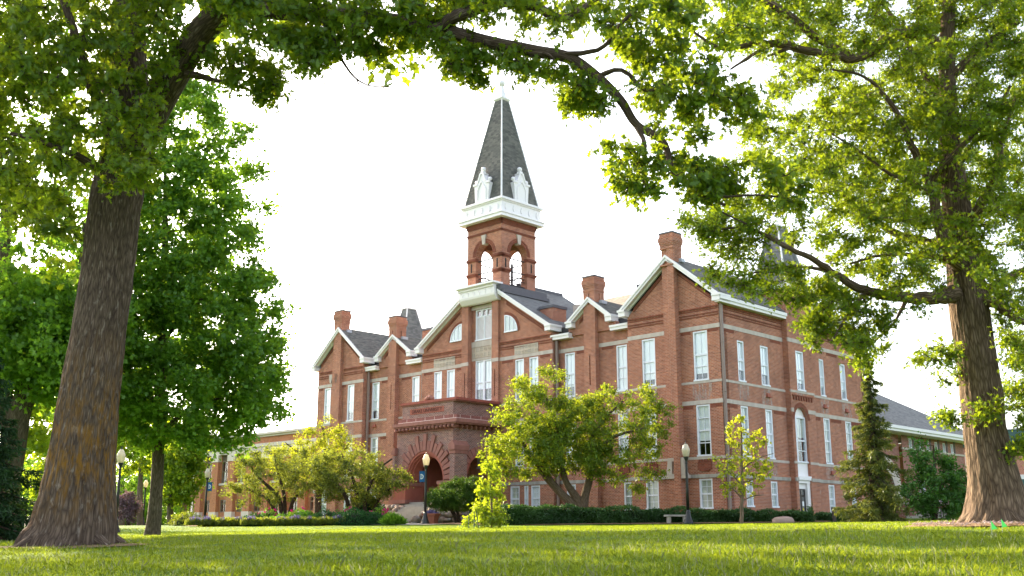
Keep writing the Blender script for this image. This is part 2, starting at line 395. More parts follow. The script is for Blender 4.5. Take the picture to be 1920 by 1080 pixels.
def arch_wall(mb, fn, a0, a1, z0, z1, ca, r, zs, depth, n=20, intr=None):
    mb.face([fn(a0, z0, 0), fn(ca - r, z0, 0), fn(ca - r, z1, 0), fn(a0, z1, 0)])
    mb.face([fn(ca + r, z0, 0), fn(a1, z0, 0), fn(a1, z1, 0), fn(ca + r, z1, 0)])
    P = [(ca - r * math.cos(math.pi * i / n), zs + r * math.sin(math.pi * i / n)) for i in range(n + 1)]
    for i in range(n):
        (a, z), (b, y) = P[i], P[i + 1]
        mb.face([fn(a, z, 0), fn(b, y, 0), fn(b, z1, 0), fn(a, z1, 0)])
    if intr: mb.use(intr)
    Q = [(ca - r, z0)] + P + [(ca + r, z0)]
    for i in range(len(Q) - 1): mb.face([fn(*Q[i], 0), fn(*Q[i + 1], 0), fn(*Q[i + 1], depth), fn(*Q[i], depth)])
def arch_ring(mb, fn, ca, zs, r0, r1, d0, d1, a0=0, a1=math.pi, n=20):
    for i in range(n):
        t0 = a0 + (a1 - a0) * i / n; t1 = a0 + (a1 - a0) * (i + 1) / n
        q = [(ca - r0 * math.cos(t0), zs + r0 * math.sin(t0)), (ca - r1 * math.cos(t0), zs + r1 * math.sin(t0)),
             (ca - r1 * math.cos(t1), zs + r1 * math.sin(t1)), (ca - r0 * math.cos(t1), zs + r0 * math.sin(t1))]
        mb.prism(q, fn, d0, d1)
def pbox(mb, fn, a0, a1, z0, z1, d0, d1):
    p, q = fn(a0, z0, d0), fn(a1, z1, d1); mb.box(p[0], q[0], p[1], q[1], p[2], q[2])
# ================================================================ MAIN HALL
hall = empty('brick_hall', tuple(C0), AZ - R(90), 'large red brick Victorian hall with steep gables, tall bell tower and arched stone porch', 'building')
def FR(v): return lambda a, z, d: (-a, v + d, z)          # front planes (facing camera left)
def SD(u): return lambda a, z, d: (-(u + d), a, z)        # side planes (facing camera right)
GB = -.6
BZ = [(2.97, 3.19), (4.07, 4.23), (7.36, 7.61), (8.64, 8.79), (11.94, 12.2)]
wins = []   # (fn, a0,a1,z0,z1,style)
def W(fn, a0, a1, z0, z1, st, blind=None): wins.append((fn, a0, a1, z0, z1, st, blind)); return (a0, a1, z0, z1)
vR, vrR, vC, vrL, vL = 0, .6, .1, .55, -.1
Z3 = (8.79, 11.88); Z2 = (4.24, 7.34); ZB = (1.15, 2.92)
# ---- front walls
sections = [
 (0, 7.0, vR, 13.5, [(.9, 1.95), (4.85, 5.9)], [(.92, 1.92), (4.9, 5.9)], [(.96, 1.9), (4.9, 5.88)]),
 (7.0, 13.75, vrR, 13.0, [(7.58, 8.48), (12.12, 13.04)], [(7.62, 8.46), (12.1, 13.0)], [(7.3, 8.1), (12.2, 13.0)]),
 (13.75, 19.2, vC, 13.6, [(15.1, 15.98), (16.5, 17.38)], [(15.1, 15.98), (16.5, 17.38)], [(15.0, 15.85), (16.1, 16.5), (16.95, 17.85)]),
 (22.6, 27.6, vC, 13.6, [(23.8, 24.7), (25.27, 26.18)], [(25.4, 26.2)], []),
 (27.6, 34.9, vrL, 13.0, [(28.43, 29.33), (33.5, 34.48)], [(28.43, 29.33), (33.5, 34.46)], [(28.5, 29.4), (33.5, 34.4)]),
 (34.9, 41.3, vL, 13.5, [(36.07, 37.0), (39.37, 40.3)], [(36.07, 37.0), (39.37, 40.3)], [(36.1, 37.0), (39.4, 40.3)]),
]
for (u0, u1, v, zt, w3, w2, w0) in sections:
    mb = MB('brick_red'); fn = FR(v)
    H = [W(fn, a, b, *Z3, 'tall') for a, b in w3] + [W(fn, a, b, *Z2, 'mid') for a, b in w2] + [W(fn, a, b, *ZB, 'base') for a, b in w0]
    wall(mb, fn, u0, u1, GB, zt, H)
    if u0 in (13.75, 22.6):      # brick under the middle gable slopes
        f = lambda u: 13.95 + (27.95 - u if u > 20.75 else u - 13.55) * .645 - .32
        mb.face([fn(u0, 13.6, 0), fn(u1, 13.6, 0), fn(u1, f(u1), 0), fn(u0, f(u0), 0)])
    if u0 in (0, 34.9):          # bay gable triangles
        c = (u0 + u1) / 2; h = (u1 - u0) / 2
        mb.face([fn(u0, zt, 0), fn(u1, zt, 0), fn(c, zt + h * .83, 0)])
    if u0 in (7.0, 27.6):
        c = 10.45 if u0 == 7.0 else 31.4; h = 2.1; z0 = 13.0
        mb.prism([(c - h, z0), (c + h, z0), (c + h, 13.5), (c, 15.3), (c - h, 13.5)], fn, -.12, .3)
    # returns on both ends to the plane behind
    for a in (u0, u1): mb.face([fn(a, GB, 0), fn(a, zt, 0), fn(a, zt, .75), fn(a, GB, .75)])
    mb.build('brick_wall', hall)
# centre recessed bay between the pilasters
mb = MB('brick_red'); fn = FR(.35)
H = [W(fn, 20.0, 21.78, 9.2, 12.3, 'double'), W(fn, 20.0, 21.8, 13.79, 16.2, 'louver'), W(fn, 20.3, 21.5, 4.3, 7.2, 'mid')]
wall(mb, fn, 19.6, 22.2, GB, 17.2, H); mb.build('brick_wall', hall)
mb = MB('brick_red')
for a, b in ((18.95, 19.62), (22.18, 22.88)):
    mb.mark(); slots = [(a + .28, a + .38, 9.4, 11.4)]
    wall(mb, FR(-.08), a, b, GB, 17.3, slots, .12)
    for x in (a, b): mb.face([FR(-.08)(x, GB, 0), FR(-.08)(x, 17.3, 0), FR(-.08)(x, 17.3, .45), FR(-.08)(x, GB, .45)])
    pbox(mb, FR(-.08), a + .28, a + .38, 9.4, 11.4, .12, .2)
mb.build_each('pilaster', hall)
# ---- side walls
sfn = SD(0); pfn = SD(-.4)
for (a0, a1, fn, w3, w2, w0) in [
  (0, 7.35, sfn, [(1.89, 2.66), (4.55, 5.5)], [(1.95, 2.8), (4.78, 5.62)], [(2.13, 2.92), (4.97, 5.77)]),
  (10.4, 18.5, sfn, [(12.1, 12.75), (15.05, 15.85)], [(12.2, 13.08), (15.3, 16.2)], [(12.3, 13.12), (15.5, 16.2)])]:
    mb = MB('brick_red')
    H = [W(fn, a, b, 8.8, 11.38, 'tall') for a, b in w3] + [W(fn, a, b, *Z2, 'mid') for a, b in w2] + [W(fn, a, b, 1.27 if a0 == 0 else 1.0, 2.88, 'base') for a, b in w0]
    if a0 > 0: H.append(W(fn, 10.6, 11.0, .75, 2.2, 'slim'))
    wall(mb, fn, a0, a1, GB, 13.5, H); 
    if a0 > 0: mb.face([(0, 18.5, GB), (0, 18.5, 13.5), (-41.3, 18.5, 13.5), (-41.3, 18.5, GB)]); mb.face([(-41.3, 0, GB), (-41.3, 18.5, GB), (-41.3, 18.5, 13.5), (-41.3, 0, 13.5)])
    mb.build('brick_wall', hall)
# pavilion with the side entrance
mb = MB('brick_red')
H = [W(pfn, 8.25, 9.27, 8.8, 11.45, 'tall')]
wall(mb, pfn, 7.35, 10.4, 7.9, 15.0, H)
arch_wall(mb, pfn, 7.35, 10.4, GB, 7.9, 8.5, .82, 6.9, .35)
mb.use('brick_red')
for a in (7.35, 10.4): mb.face([pfn(a, GB, 0), pfn(a, 15, 0), pfn(a, 15, 2.2), pfn(a, GB, 2.2)])
pv = mb.build('pavilion', hall)
mb = MB('brick_course'); arch_ring(mb, pfn, 8.5, 6.9, .83, 1.12, -.012, .1); mb.build('arch_hood', pv)
mb = MB('white_paint')
P = [(8.5 - .8 * math.cos(math.pi * i / 14), 7.1 + .72 * math.sin(math.pi * i / 14)) for i in range(15)]
mb.mark(); mb.prism(P, pfn, .24, .32); mb.mark(); pbox(mb, pfn, 7.7, 9.3, 3.15, 4.15, .2, .3); pbox(mb, pfn, 7.62, 9.38, 3.05, 3.3, .0, .25); pbox(mb, pfn, 7.68, 9.32, 2.85, 3.05, .1, .3)
pbox(mb, pfn, 7.7, 9.3, 2.5, 2.85, .26, .32); pbox(mb, pfn, 7.69, 7.9, GB, 2.85, .12, .3); pbox(mb, pfn, 8.95, 9.31, GB, 2.85, .12, .3)
mb.build_each('entrance_surround', pv)
W(lambda a, z, d: pfn(a, z, d + .15), 7.72, 9.28, 4.15, 7.12, 'entry')
mb = MB('door_dark'); pbox(mb, pfn, 7.9, 8.95, .6, 2.5, .34, .4)
pbox(mb, pfn, 7.9, 7.98, .6, 2.5, .3, .36); pbox(mb, pfn, 8.87, 8.95, .6, 2.5, .3, .36); pbox(mb, pfn, 7.9, 8.95, 2.0, 2.1, .3, .36); pbox(mb, pfn, 8.38, 8.47, .6, 2.5, .3, .36)
dr = mb.build('door', pv)
mb = MB('glass'); pbox(mb, pfn, 7.98, 8.38, .8, 1.98, .325, .33); pbox(mb, pfn, 8.47, 8.87, .8, 1.98, .325, .33); pbox(mb, pfn, 7.98, 8.87, 2.12, 2.45, .325, .33); mb.build('door_glass', dr)
mb = MB('paper_white'); pbox(mb, pfn, 8.55, 8.75, 1.42, 1.72, .316, .322); mb.use('paper_yellow'); pbox(mb, pfn, 8.58, 8.7, 1.15, 1.3, .316, .322); mb.build('notice', dr)
mb = MB('brick_course')
for i in range(8): pbox(mb, pfn, 7.6 + i * .33, 7.72 + i * .33, 8.15, 8.45, -.07, .02)
pbox(mb, pfn, 7.5, 10.2, 8.42, 8.5, -.05, .02); mb.build('corbel_table', pv)
# stone bands
def seg(lst, z0, z1, pr, name='stone_band', mat='limestone'):
    mb = MB(mat)
    for (fn, a0, a1) in lst: mb.mark(); pbox(mb, fn, a0, a1, z0, z1, -pr, .06)
    return mb.build_each(name, hall)
frs = [(FR(vR), -.03, 7.03), (FR(vrR), 7.03, 13.72), (FR(vC), 13.72, 18.95), (FR(vC), 22.88, 27.63), (FR(vrL), 27.63, 34.87), (FR(vL), 34.87, 41.33)]
pil = [(FR(-.08), 18.93, 19.64), (FR(-.08), 22.16, 22.9)]
sds = [(sfn, .062, 7.35), (pfn, 7.33, 10.42), (sfn, 10.42, 18.53)]
seg(frs + pil + sds, *BZ[4], .025)
for k in (3, 1):
    # sill courses stop at the windows they carry; the sill itself runs through under them
    seg(frs + sds[:1] + [(pfn, 7.33, 7.66), (pfn, 9.34, 10.42)] * (k == 1) + [(pfn, 7.33, 10.42)] * (k == 3) + sds[2:], *BZ[k], .025)
seg(frs + sds[:1] + [(pfn, 7.33, 7.6), (pfn, 9.45, 10.42)] + sds[2:], *BZ[2], .025)
seg(frs + sds[:1] + [(pfn, 7.33, 7.66), (pfn, 9.34, 10.42)] + sds[2:], *BZ[0], .06, 'water_table', 'limestone_dark')
# corbelled courses under the eaves
mb = MB('brick_course')
if 1:
    for fn, a0, a1 in ((FR(vR), .05, 2.9), (FR(vR), 4.05, 6.95), (FR(vC), 13.8, 18.9), (FR(vC), 22.95, 27.55), (FR(vL), 34.95, 37.6), (FR(vL), 38.95, 41.25), (sfn, .05, 7.3), (sfn, 10.45, 18.5)):
        mb.mark()
        for z, p in ((12.62, .03), (12.78, .05), (13.0, .03), (13.14, .06)): pbox(mb, fn, a0, a1, z + .1, z + .18, -p, .05)
mb.build_each('corbel_course', hall)
# soldier-brick lintels
mb = MB('brick_course')
for (fn, lst) in ((FR(vR), [(.05, .85), (2.1, 2.85)]), (FR(vrR), [(8.7, 9.7), (11.2, 11.95)]), (FR(vC), [(13.95, 14.9), (17.6, 18.7), (22.95, 23.6), (26.35, 27.4)]), (FR(vrL), [(29.5, 30.6), (32.0, 33.2)]), (FR(vL), [(37.2, 39.1), (40.5, 41.1)]),
                  (sfn, [(.15, 1.6), (5.8, 7.1), (10.6, 11.8), (13.2, 14.7), (16.2, 18.2)])):
    for a0, a1 in lst:
        for z in (11.72, 7.12): mb.mark(); pbox(mb, fn, a0, a1, z, z + .21, -.01, .04)
mb.build_each('soldier_course', hall)
# windows -----------------------------------------------------------
def mk_window(fn, a0, a1, z0, z1, st, blind):
    mb = MB('window_white'); w = a1 - a0; h = z1 - z0; t = .1
    fr0, fr1 = .02, .17
    pbox(mb, fn, a0, a0 + t, z0, z1, fr0, fr1); pbox(mb, fn, a1 - t, a1, z0, z1, fr0, fr1)
    pbox(mb, fn, a0 + t, a1 - t, z1 - t, z1, fr0, fr1); pbox(mb, fn, a0 - .03, a1 + .03, z0, z0 + t, -.05, fr1 + .01)
    rails = {'tall': [.52, .29], 'mid': [.5, .26, .74], 'base': [.5], 'double': [.46, .3], 'slim': [], 'entry': [.48, .26], 'louver': [.77]}[st]
    for i, q in enumerate(rails):
        hh = .05 if i == 0 else .028
        pbox(mb, fn, a0 + t, a1 - t, z0 + h * q - hh, z0 + h * q + hh, fr0 + .04 + .003 * i, fr1 - .004)
    c = (a0 + a1) / 2
    if st in ('double', 'entry'):
        off = .0 if st == 'double' else -.25 * w
        pbox(mb, fn, c + off - .09, c + off + .09, z0 + t, z1 - t, fr0 + .01, fr1 - .006); halves = [(a0 + t, c + off - .09), (c + off + .09, a1 - t)]
    elif st == 'louver':
        halves = [(a0 + t, a1 - t)]
    else: halves = [(a0 + t, a1 - t)]
    if st not in ('louver', 'slim'):
        for x0, x1 in halves: pbox(mb, fn, (x0 + x1) / 2 - .011, (x0 + x1) / 2 + .011, z0 + t, z1 - t, .1, .135)
        if st == 'base':
            for q in (.27, .74): pbox(mb, fn, a0 + t, a1 - t, z0 + h * q - .014, z0 + h * q + .014, .102, .133)
    nm = 'louver_window' if st == 'louver' else 'window'
    if st == 'louver':
        zl = z0 + h * .77
        pbox(mb, fn, c - .04, c + .04, z0 + t, zl, .04, .16)
        for x in (a0 + w * .36, a0 + w * .64): pbox(mb, fn, x - .07, x + .07, zl, z1 - t, .04, .16)
    o = mb.build(nm, hall)
    if st == 'louver':
        sl = MB('white_paint'); n = 20; dz = (zl - .05 - z0 - t) / n
        for i in range(n):
            z = z0 + t + dz * i
            for x0, x1 in ((a0 + t, c - .04), (c + .04, a1 - t)):
                v = [fn(x0, z + .01, .07), fn(x1, z + .01, .07), fn(x1, z + dz * .82, .085), fn(x0, z + dz * .82, .085), fn(x0, z + dz * .5, .15), fn(x1, z + dz * .5, .15), fn(x1, z + dz * .95, .15), fn(x0, z + dz * .95, .15)]
                sl.solid(v, [(0, 1, 2, 3), (4, 7, 6, 5), (0, 4, 5, 1), (2, 6, 7, 3), (0, 3, 7, 4), (1, 5, 6, 2)])
        sl.build('louver_slats', o)
        g = MB('glass'); pbox(g, fn, a0 + t, a1 - t, zl, z1 - t, .14, .144); g.build('pane', o)
        g = MB('louver_back'); pbox(g, fn, a0 + .02, a1 - .02, z0, z1, .155, .175); g.build('backing', o)
        return
    g = MB('glass'); pbox(g, fn, a0 + t - .01, a1 - t + .01, z0 + t, z1 - t, .118, .122); g.build('pane', o)
    r = random.random()
    lo = blind if blind is not None else {'tall': random.choice([.2, .24, .28, .04, .15]), 'mid': random.choice([.05, .3, .08]), 'base': .04, 'double': .3, 'slim': 0, 'entry': .55}[st]
    b = MB('blind' if st in ('tall', 'slim') or r < .3 else 'blind_grey')
    pbox(b, fn, a0 + .05, a1 - .05, z0 + h * lo, z1 - .02, .135, .145)
    b.build('blind', o)
for w in wins: mk_window(*w)
# interior: dark floors and partitions behind the windows so that no daylight leaks through
mb = MB('dark_room'); 
for z in (3.6, 8.2, 13.0): mb.box(-41.2, -.1, 1.2, 18.4, z, z + .2)
mb.box(-41.2, -1.4, 1.9, 2.0, GB, 13); mb.box(-1.5, -1.4, 1.9, 18.4, GB, 13)
mb.build('interior_partition', hall)
# efflorescence-free terracotta panels
def terracotta(fn, a0, a1, z0, z1, n):
    mb = MB('terracotta_cream'); pbox(mb, fn, a0, a1, z0, z1, -.03, .05)
    cw = (a1 - a0) / n; ch = (z1 - z0) / 2
    for i in range(n):
        for j in range(2):
            cx = a0 + cw * (i + .5); cz = z0 + ch * (j + .5); s = min(cw, ch)
            if (i * 7 + j * 3 + i // 2) % 2 == 0:
                arch_ring(mb, fn, cx, cz, s * .26, s * .38, -.06, -.028, 0, 2 * math.pi, 14)
                arch_ring(mb, fn, cx, cz, s * .02, s * .1, -.055, -.028, 0, 2 * math.pi, 8)
            else:
                for dx in (-1, 1):
                    for dz in (-1, 1):
                        mb.use('limestone_dark'); pbox(mb, fn, cx + dx * s * .2 - s * .1, cx + dx * s * .2 + s * .1, cz + dz * s * .2 - s * .12, cz + dz * s * .2 + s * .12, -.05, -.028); mb.use('terracotta_cream')
    fw = .03
    for q in ((a0, a1, z1 - fw, z1), (a0, a1, z0, z0 + fw)): pbox(mb, fn, *q, -.045, -.02)
    mb.build('terracotta_panel', hall)
terracotta(FR(vC), 15.08, 17.42, 12.21, 12.87, 7); terracotta(FR(vC), 23.77, 26.2, 12.21, 12.92, 7); terracotta(FR(.35), 19.63, 22.17, 12.5, 13.3, 6)
mb = MB('limestone')
for z0, z1, d in ((13.32, 13.75, -.06), (12.3, 12.48, -.03), (16.2, 16.5, -.1)): mb.mark(); pbox(mb, FR(.35), 19.63, 22.17, z0, z1, d, .1)
mb.build_each('stone_spandrel', hall)
# ornaments: niche with two consoles, sunk panel, stone apron under the corner pilaster
mb = MB('brick_course'); arch_wall(mb, FR(vL - .02), 38.45, 39.05, 12.9, 13.75, 38.75, .2, 13.4, .3)
mb.use('dark_room'); pbox(mb, FR(vL), 38.5, 39.0, 12.9, 13.65, .2, .22)
nb = mb.build('niche', hall)
mb = MB('limestone')
for a in (38.3, 39.1): mb.mark(); mb.prism([(a - .2, 12.95), (a + .2, 12.95), (a + .2, 12.6), (a + .1, 12.3), (a + .08, 12.2), (a - .08, 12.2), (a - .1, 12.3), (a - .2, 12.6)], FR(vL), -.3, .02)
mb.build_each('console', nb)
mb = MB('brick_red'); wall(mb, FR(vL - .05), 37.6, 38.8, 9.2, 11.7, [(37.8, 38.6, 9.5, 11.3)], .06); pbox(mb, FR(vL), 37.8, 38.6, 9.4, 9.5, -.09, 0); pbox(mb, FR(vL), 37.65, 38.75, 11.5, 11.6, -.08, 0); mb.build('sunk_panel', hall)
mb = MB('limestone'); fn = FR(-.42)
mb.prism([(2.45, 3.2), (3.0, 3.2), (3.0, 4.22), (2.68, 4.22), (2.66, 3.8), (2.6, 3.5)], fn, 0, .2)
mb.prism([(3.55, 3.2), (4.1, 3.2), (3.95, 3.5), (3.88, 3.8), (3.84, 4.22), (3.55, 4.22)], fn, 0, .2)
pbox(mb, fn, 2.98, 3.57, 4.0, 4.22, 0, .2); pbox(mb, fn, 2.98, 3.57, 3.0, 3.25, 0, .2); pbox(mb, fn, 2.4, 4.1, 2.97, 3.19, .005, .3)
ap = mb.build('stone_apron', hall)
mb = MB('brick_dark'); pbox(mb, fn, 3.0, 3.55, 3.25, 4.0, .06, .2); mb.build('brick_inlay', ap)
for (a0, a1) in ((.95, 1.9), (4.9, 5.85), (7.6, 8.45)):   # brick aprons under the second storey windows
    mb = MB('brick_course'); f2 = FR(vR if a0 < 7 else vrR)
    pbox(mb, f2, a0, a1, 3.45, 3.95, -.05, .04); pbox(mb, f2, a0 + .15, a1 - .15, 3.38, 3.46, -.09, .04); 
    for i in range(5): pbox(mb, f2, a0 + .05 + i * (a1 - a0 - .2) / 4, a0 + .13 + i * (a1 - a0 - .2) / 4, 3.9, 4.06, -.08, .04)
    mb.build('window_apron', hall)
mb = MB('red_stone')
for fn, a, z in ((sfn, 5.2, 8.1), (sfn, 12.5, 8.0), (sfn, 15.6, 7.95), (FR(vrL), 34.0, 8.15), (sfn, 12.9, 3.55)):
    mb.mark(); pbox(mb, fn, a - .25, a + .25, z, z + .09, -.14, .02); pbox(mb, fn, a - .17, a + .17, z + .09, z + .26, -.09, .02)
mb.build_each('brick_corbel', hall)
mb = MB('limestone'); pbox(mb, sfn, 10.5, 11.1, 2.2, 2.5, -.05, .05); mb.build('lintel', hall)
for fn, a0, a1, z0, z1 in ((sfn, 1.8, 3.0, 7.7, 8.62), (sfn, 4.5, 5.7, 7.65, 8.62), (pfn, 8.2, 9.4, 8.5, 8.62), (sfn, 12.0, 13.1, 7.65, 8.62), (sfn, 15.0, 16.4, 7.65, 8.62), (FR(vR), .7, 2.1, 7.63, 8.62), (FR(vL), 36.0, 37.2, 7.63, 8.62), (sfn, 12.1, 13.3, 3.25, 4.05), (sfn, 4.7, 5.8, 3.25, 4.05), (FR(vR), 4.8, 5.9, 7.63, 8.62)):
    mb = MB('mineral_stain'); mb.face([fn(a0, z0, -.004), fn(a1, z0, -.004), fn(a1, z1, -.004), fn(a0, z1, -.004)]); mb.build('mineral_stain', hall)
# ---- gables and roofs
def gable_roof(c, h, ze, slope, vf, vb, mat, trimv=.14, th=.12, name='roof', cut=None, wallv=0):
    """c centre u, h half width incl. overhang, ze top z at the eave; vf front, vb back"""
    r = MB(mat); fn = FR(0)
    za = ze + h * slope; ca = cut if cut else 0
    L = [(c + h, ze), (c + ca, za - ca * slope), (c + ca, za - ca * slope - th), (c + h, ze - th)]
    Rr = [(c - h, ze), (c - ca, za - ca * slope), (c - ca, za - ca * slope - th), (c - h, ze - th)]
    for q in (L, Rr): r.prism(q, fn, vf + .02, vb)
    if cut: r.prism([(c + ca, za - ca * slope), (c - ca, za - ca * slope), (c - ca, za - ca * slope - th), (c + ca, za - ca * slope - th)], fn, vf + .5, vb)
    ro = r.build(name, hall)
    t = MB('white_trim')
    for sgn in (1, -1):
        t.mark()
        for (o0, o1, d0, d1) in ((.0, .17, vf - .06, vf + .1), (.1, .36, vf, vf + .1), (.3, .42, wallv - .08, wallv + .05), (.28, .31, vf + .1, wallv)):
            q = [(c + sgn * h, ze - o0), (c + sgn * ca, za - ca * slope - o0), (c + sgn * ca, za - ca * slope - o1), (c + sgn * h, ze - o1)]
            t.prism(q, fn, d0, d1)
        # return at the foot
        a = c + sgn * h
        x0, x1 = (a, a - .5) if sgn > 0 else (a, a + .5)
        pbox(t, fn, x0 + sgn * .04, x1, ze - .42, ze - .02, vf - .03, wallv + .72)
        pbox(t, fn, x0 + sgn * .1, x1, ze - .12, ze + .02, vf - .08, wallv + .74)
    t.build_each('bargeboard', ro)
    b = MB('brick_course')
    for sgn in (1, -1):
        b.mark()     # stepped brick moulding following the rake
        for o, p in ((.62, .03), (.78, .055)):
            q = [(c + sgn * (h - .9), ze + .9 * slope - o), (c + sgn * (ca + .5), za - (ca + .5) * slope - o), (c + sgn * (ca + .5), za - (ca + .5) * slope - o - .1), (c + sgn * (h - .9), ze + .9 * slope - o - .1)]
            b.prism(q, fn, wallv - p, wallv + .03)
    b.build_each('raked_moulding', ro)
    return ro
gable_roof(3.5, 3.86, 13.93, .80, -.45, 9, 'shingle_dark', wallv=vR)
gable_roof(38.1, 3.72, 13.93, .82, -.5, 9, 'shingle_dark', wallv=vL)
gable_roof(10.45, 1.98, 13.95, .76, .1, 7, 'shingle_dark', wallv=vrR - .12)
gable_roof(31.4, 2.3, 13.95, .70, .1, 7, 'shingle_dark', wallv=vrL - .12)
gable_roof(20.75, 7.2, 13.93, .645, -.35, 9, 'shingle_grey', wallv=vC, cut=2.0)
mb = MB('shingle_grey')   # upper part of the middle roof behind the tower
f0 = 13.93 + 5.2 * .645; f1 = 13.93 + 7.2 * .645
mb.solid([(-22.75, 3.9, f0 - .02), (-18.75, 3.9, f0 - .02), (-20.75, 3.9, f1), (-20.75, 9, f1), (-22.75, 9, f0 - .02), (-18.75, 9, f0 - .02), (-20.75, 11.5, f1 - 1.3)], [(0, 1, 2), (1, 5, 3, 2), (0, 2, 3, 4), (4, 3, 6), (5, 6, 3), (4, 6, 5)])
o = mb.build('roof', hall)
mb = MB('flashing'); mb.box(-20.95, -20.55, 3.9, 8.95, f1 - .16, f1 + .1); mb.build('ridge_cap', o)
mb = MB('shingle_lit')  # main hipped roof behind
mb.solid([(-38, .9, 13.2), (-3.5, .9, 13.2), (-3.5, 17.5, 13.2), (-38, 17.5, 13.2), (-35.2, 8.2, 17.35), (-4.5, 8.2, 17.35)], [(0, 1, 5, 4), (1, 2, 5), (2, 3, 4, 5), (3, 0, 4)])
mb.build('roof', hall)
mb = MB('shingle_dark')  # side eave roof
mb.solid([(.45, -.3, 13.78), (.45, 18.9, 13.78), (-3.5, 18.9, 17.0), (-3.5, -.3, 17.0)], [(0, 1, 2, 3)])
mb.solid([(.45, 18.9, 13.78), (-41.7, 18.9, 13.78), (-38, 12, 17.0), (-3.5, 12, 17.0)], [(0, 1, 2, 3)])
mb.build('roof', hall)
mb = MB('white_trim')
for a0, a1 in ((-.42, 7.38), (10.38, 18.9)):
    mb.mark(); pbox(mb, sfn, a0, a1, 13.42, 13.6, -.4, -.02); pbox(mb, sfn, a0 + .003, a1 - .003, 13.6, 13.8, -.47, -.02); 
mb.build_each('eave_cornice', hall)
# gutter boxes between gables
for (a0, a1, v) in ((7.12, 8.6, .1), (12.25, 13.9, .1), (27.75, 29.6, .05), (33.5, 35.0, .05)):
    mb = MB('white_trim'); fn = FR(v)
    pbox(mb, fn, a0, a1, 12.86, 13.06, .02, .5); pbox(mb, fn, a0 - .02, a1 + .02, 13.06, 13.2, -.04, .52)
    g = mb.build('gutter_box', hall)
    mb = MB('copper_green' if a0 == 12.25 else 'flashing_light')
    p = [fn(a0, 13.2, 0), fn(a1, 13.2, 0), fn(a1, 13.45, .9), fn(a0, 13.45, .9)]; mb.face(p); mb.build('flashing', g)
    mb = MB('dark_metal'); pbox(mb, fn, a0 + .1, a1 - .1, 13.3, 13.75, .75, .85); mb.build('scupper', g)
# chimneys
def chimney(a0, a1, v0, v1, ztop, wallv, slots=True, step=False):
    mb = MB('brick_red'); fn = FR(v0); a = (a0 + a1) / 2; w = (a1 - a0) / 2
    sl = [(a - .05, a + .05, 9.4, 11.4)] if slots else []
    wall(mb, fn, a0, a1, GB, 13.2, sl, .12); 
    if sl: pbox(mb, fn, a - .06, a + .06, 9.35, 11.45, .12, .16)
    for x in (a0, a1): mb.face([fn(x, GB, 0), fn(x, 13.2, 0), fn(x, 13.2, 1), fn(x, GB, 1)])
    zc = ztop - 1.0
    if slots:
        sl2 = [(a - .045, a + .045, zc - 1.1, zc - .25)]
        wall(mb, fn, a0, a1, 13.2, zc, sl2, .1); pbox(mb, fn, a - .06, a + .06, zc - 1.15, zc - .2, .1, .14)
        d = v1 - v0; c = v0 + d / 2
        sfx = SD(a0); wall(mb, sfx, v0, v1, 13.2, zc, [(c - .045, c + .045, zc - 1.1, zc - .25)], .1); pbox(mb, sfx, c - .06, c + .06, zc - 1.15, zc - .2, .1, .14)
        mb.face([fn(a1, 13.2, 0), fn(a1, zc, 0), fn(a1, zc, d), fn(a1, 13.2, d)]); mb.face([fn(a0, 13.2, d), fn(a1, 13.2, d), fn(a1, zc, d), fn(a0, zc, d)])
    else: mb.box(-a1, -a0, v0, v1, 13.2, zc)
    if step: mb.box(-a1 + .5, -a0, v0 - .13, v0, GB, zc - .02)
    k = .15 if step else .12
    x0, x1, y0, y1 = -a1, -a0, v0 - (.13 if step else 0), v1
    for i, (e, z0, z1) in enumerate(((.02, zc - .12, zc), (.003, zc, zc + .12), (.03, zc + .12, zc + .24), (.06, zc + .24, zc + .36), (.09, zc + .36, zc + .64), (.055, zc + .64, zc + .72), (.025, zc + .72, zc + .9))):
        mb.box(x0 - e, x1 + e, y0 - e, y1 + e, z0, z1)
    if step: mb.box(x0 - .04, x1 + .04, y0 - .04, y1 + .04, zc - 1.2, zc - 1.12)
    o = mb.build('chimney', hall)
    mb = MB('flashing'); mb.box(x0 - .05, x1 + .05, y0 - .05, y1 + .05, zc + .9, zc + 1.0); mb.build('chimney_cap', o)
    mb = MB('flashing_light'); mb.box(-a0 - .02, -a0 + .22, v0 + .5, v1 + .05, ztop - 1.95, ztop - 1.72); mb.build('flashing', o)
chimney(2.9, 3.88, -.32, .5, 18.5, vR, False, True)
chimney(37.78, 38.85, -.4, .5, 18.5, vL, False)
chimney(9.95, 10.95, .2, 1.25, 16.95, vrR); chimney(30.95, 31.9, .1, 1.15, 17.1, vrL)
for (a0, a1, v0, v1, z0, z1) in ((14.45, 15.7, .95, 2.4, 13.9, 15.45), (32.1, 33.4, 5, 6.2, 14.5, 16.75), (8.0, 9.3, 4.2, 5.4, 15, 16.6)):
    mb = MB('brick_red'); mb.box(-a1, -a0, v0, v1, z0, z1)
    o = mb.build('chimney', hall)
    mb = MB('flashing'); mb.box(-a1 - .07, -a0 + .07, v0 - .07, v1 + .07, z1, z1 + .2)
    if a0 == 14.45: mb.box(-a1 - .35, -a1 - .01, v0 - .02, v1, z0 + .4, z1 + .1)
    mb.build('chimney_cap', o)
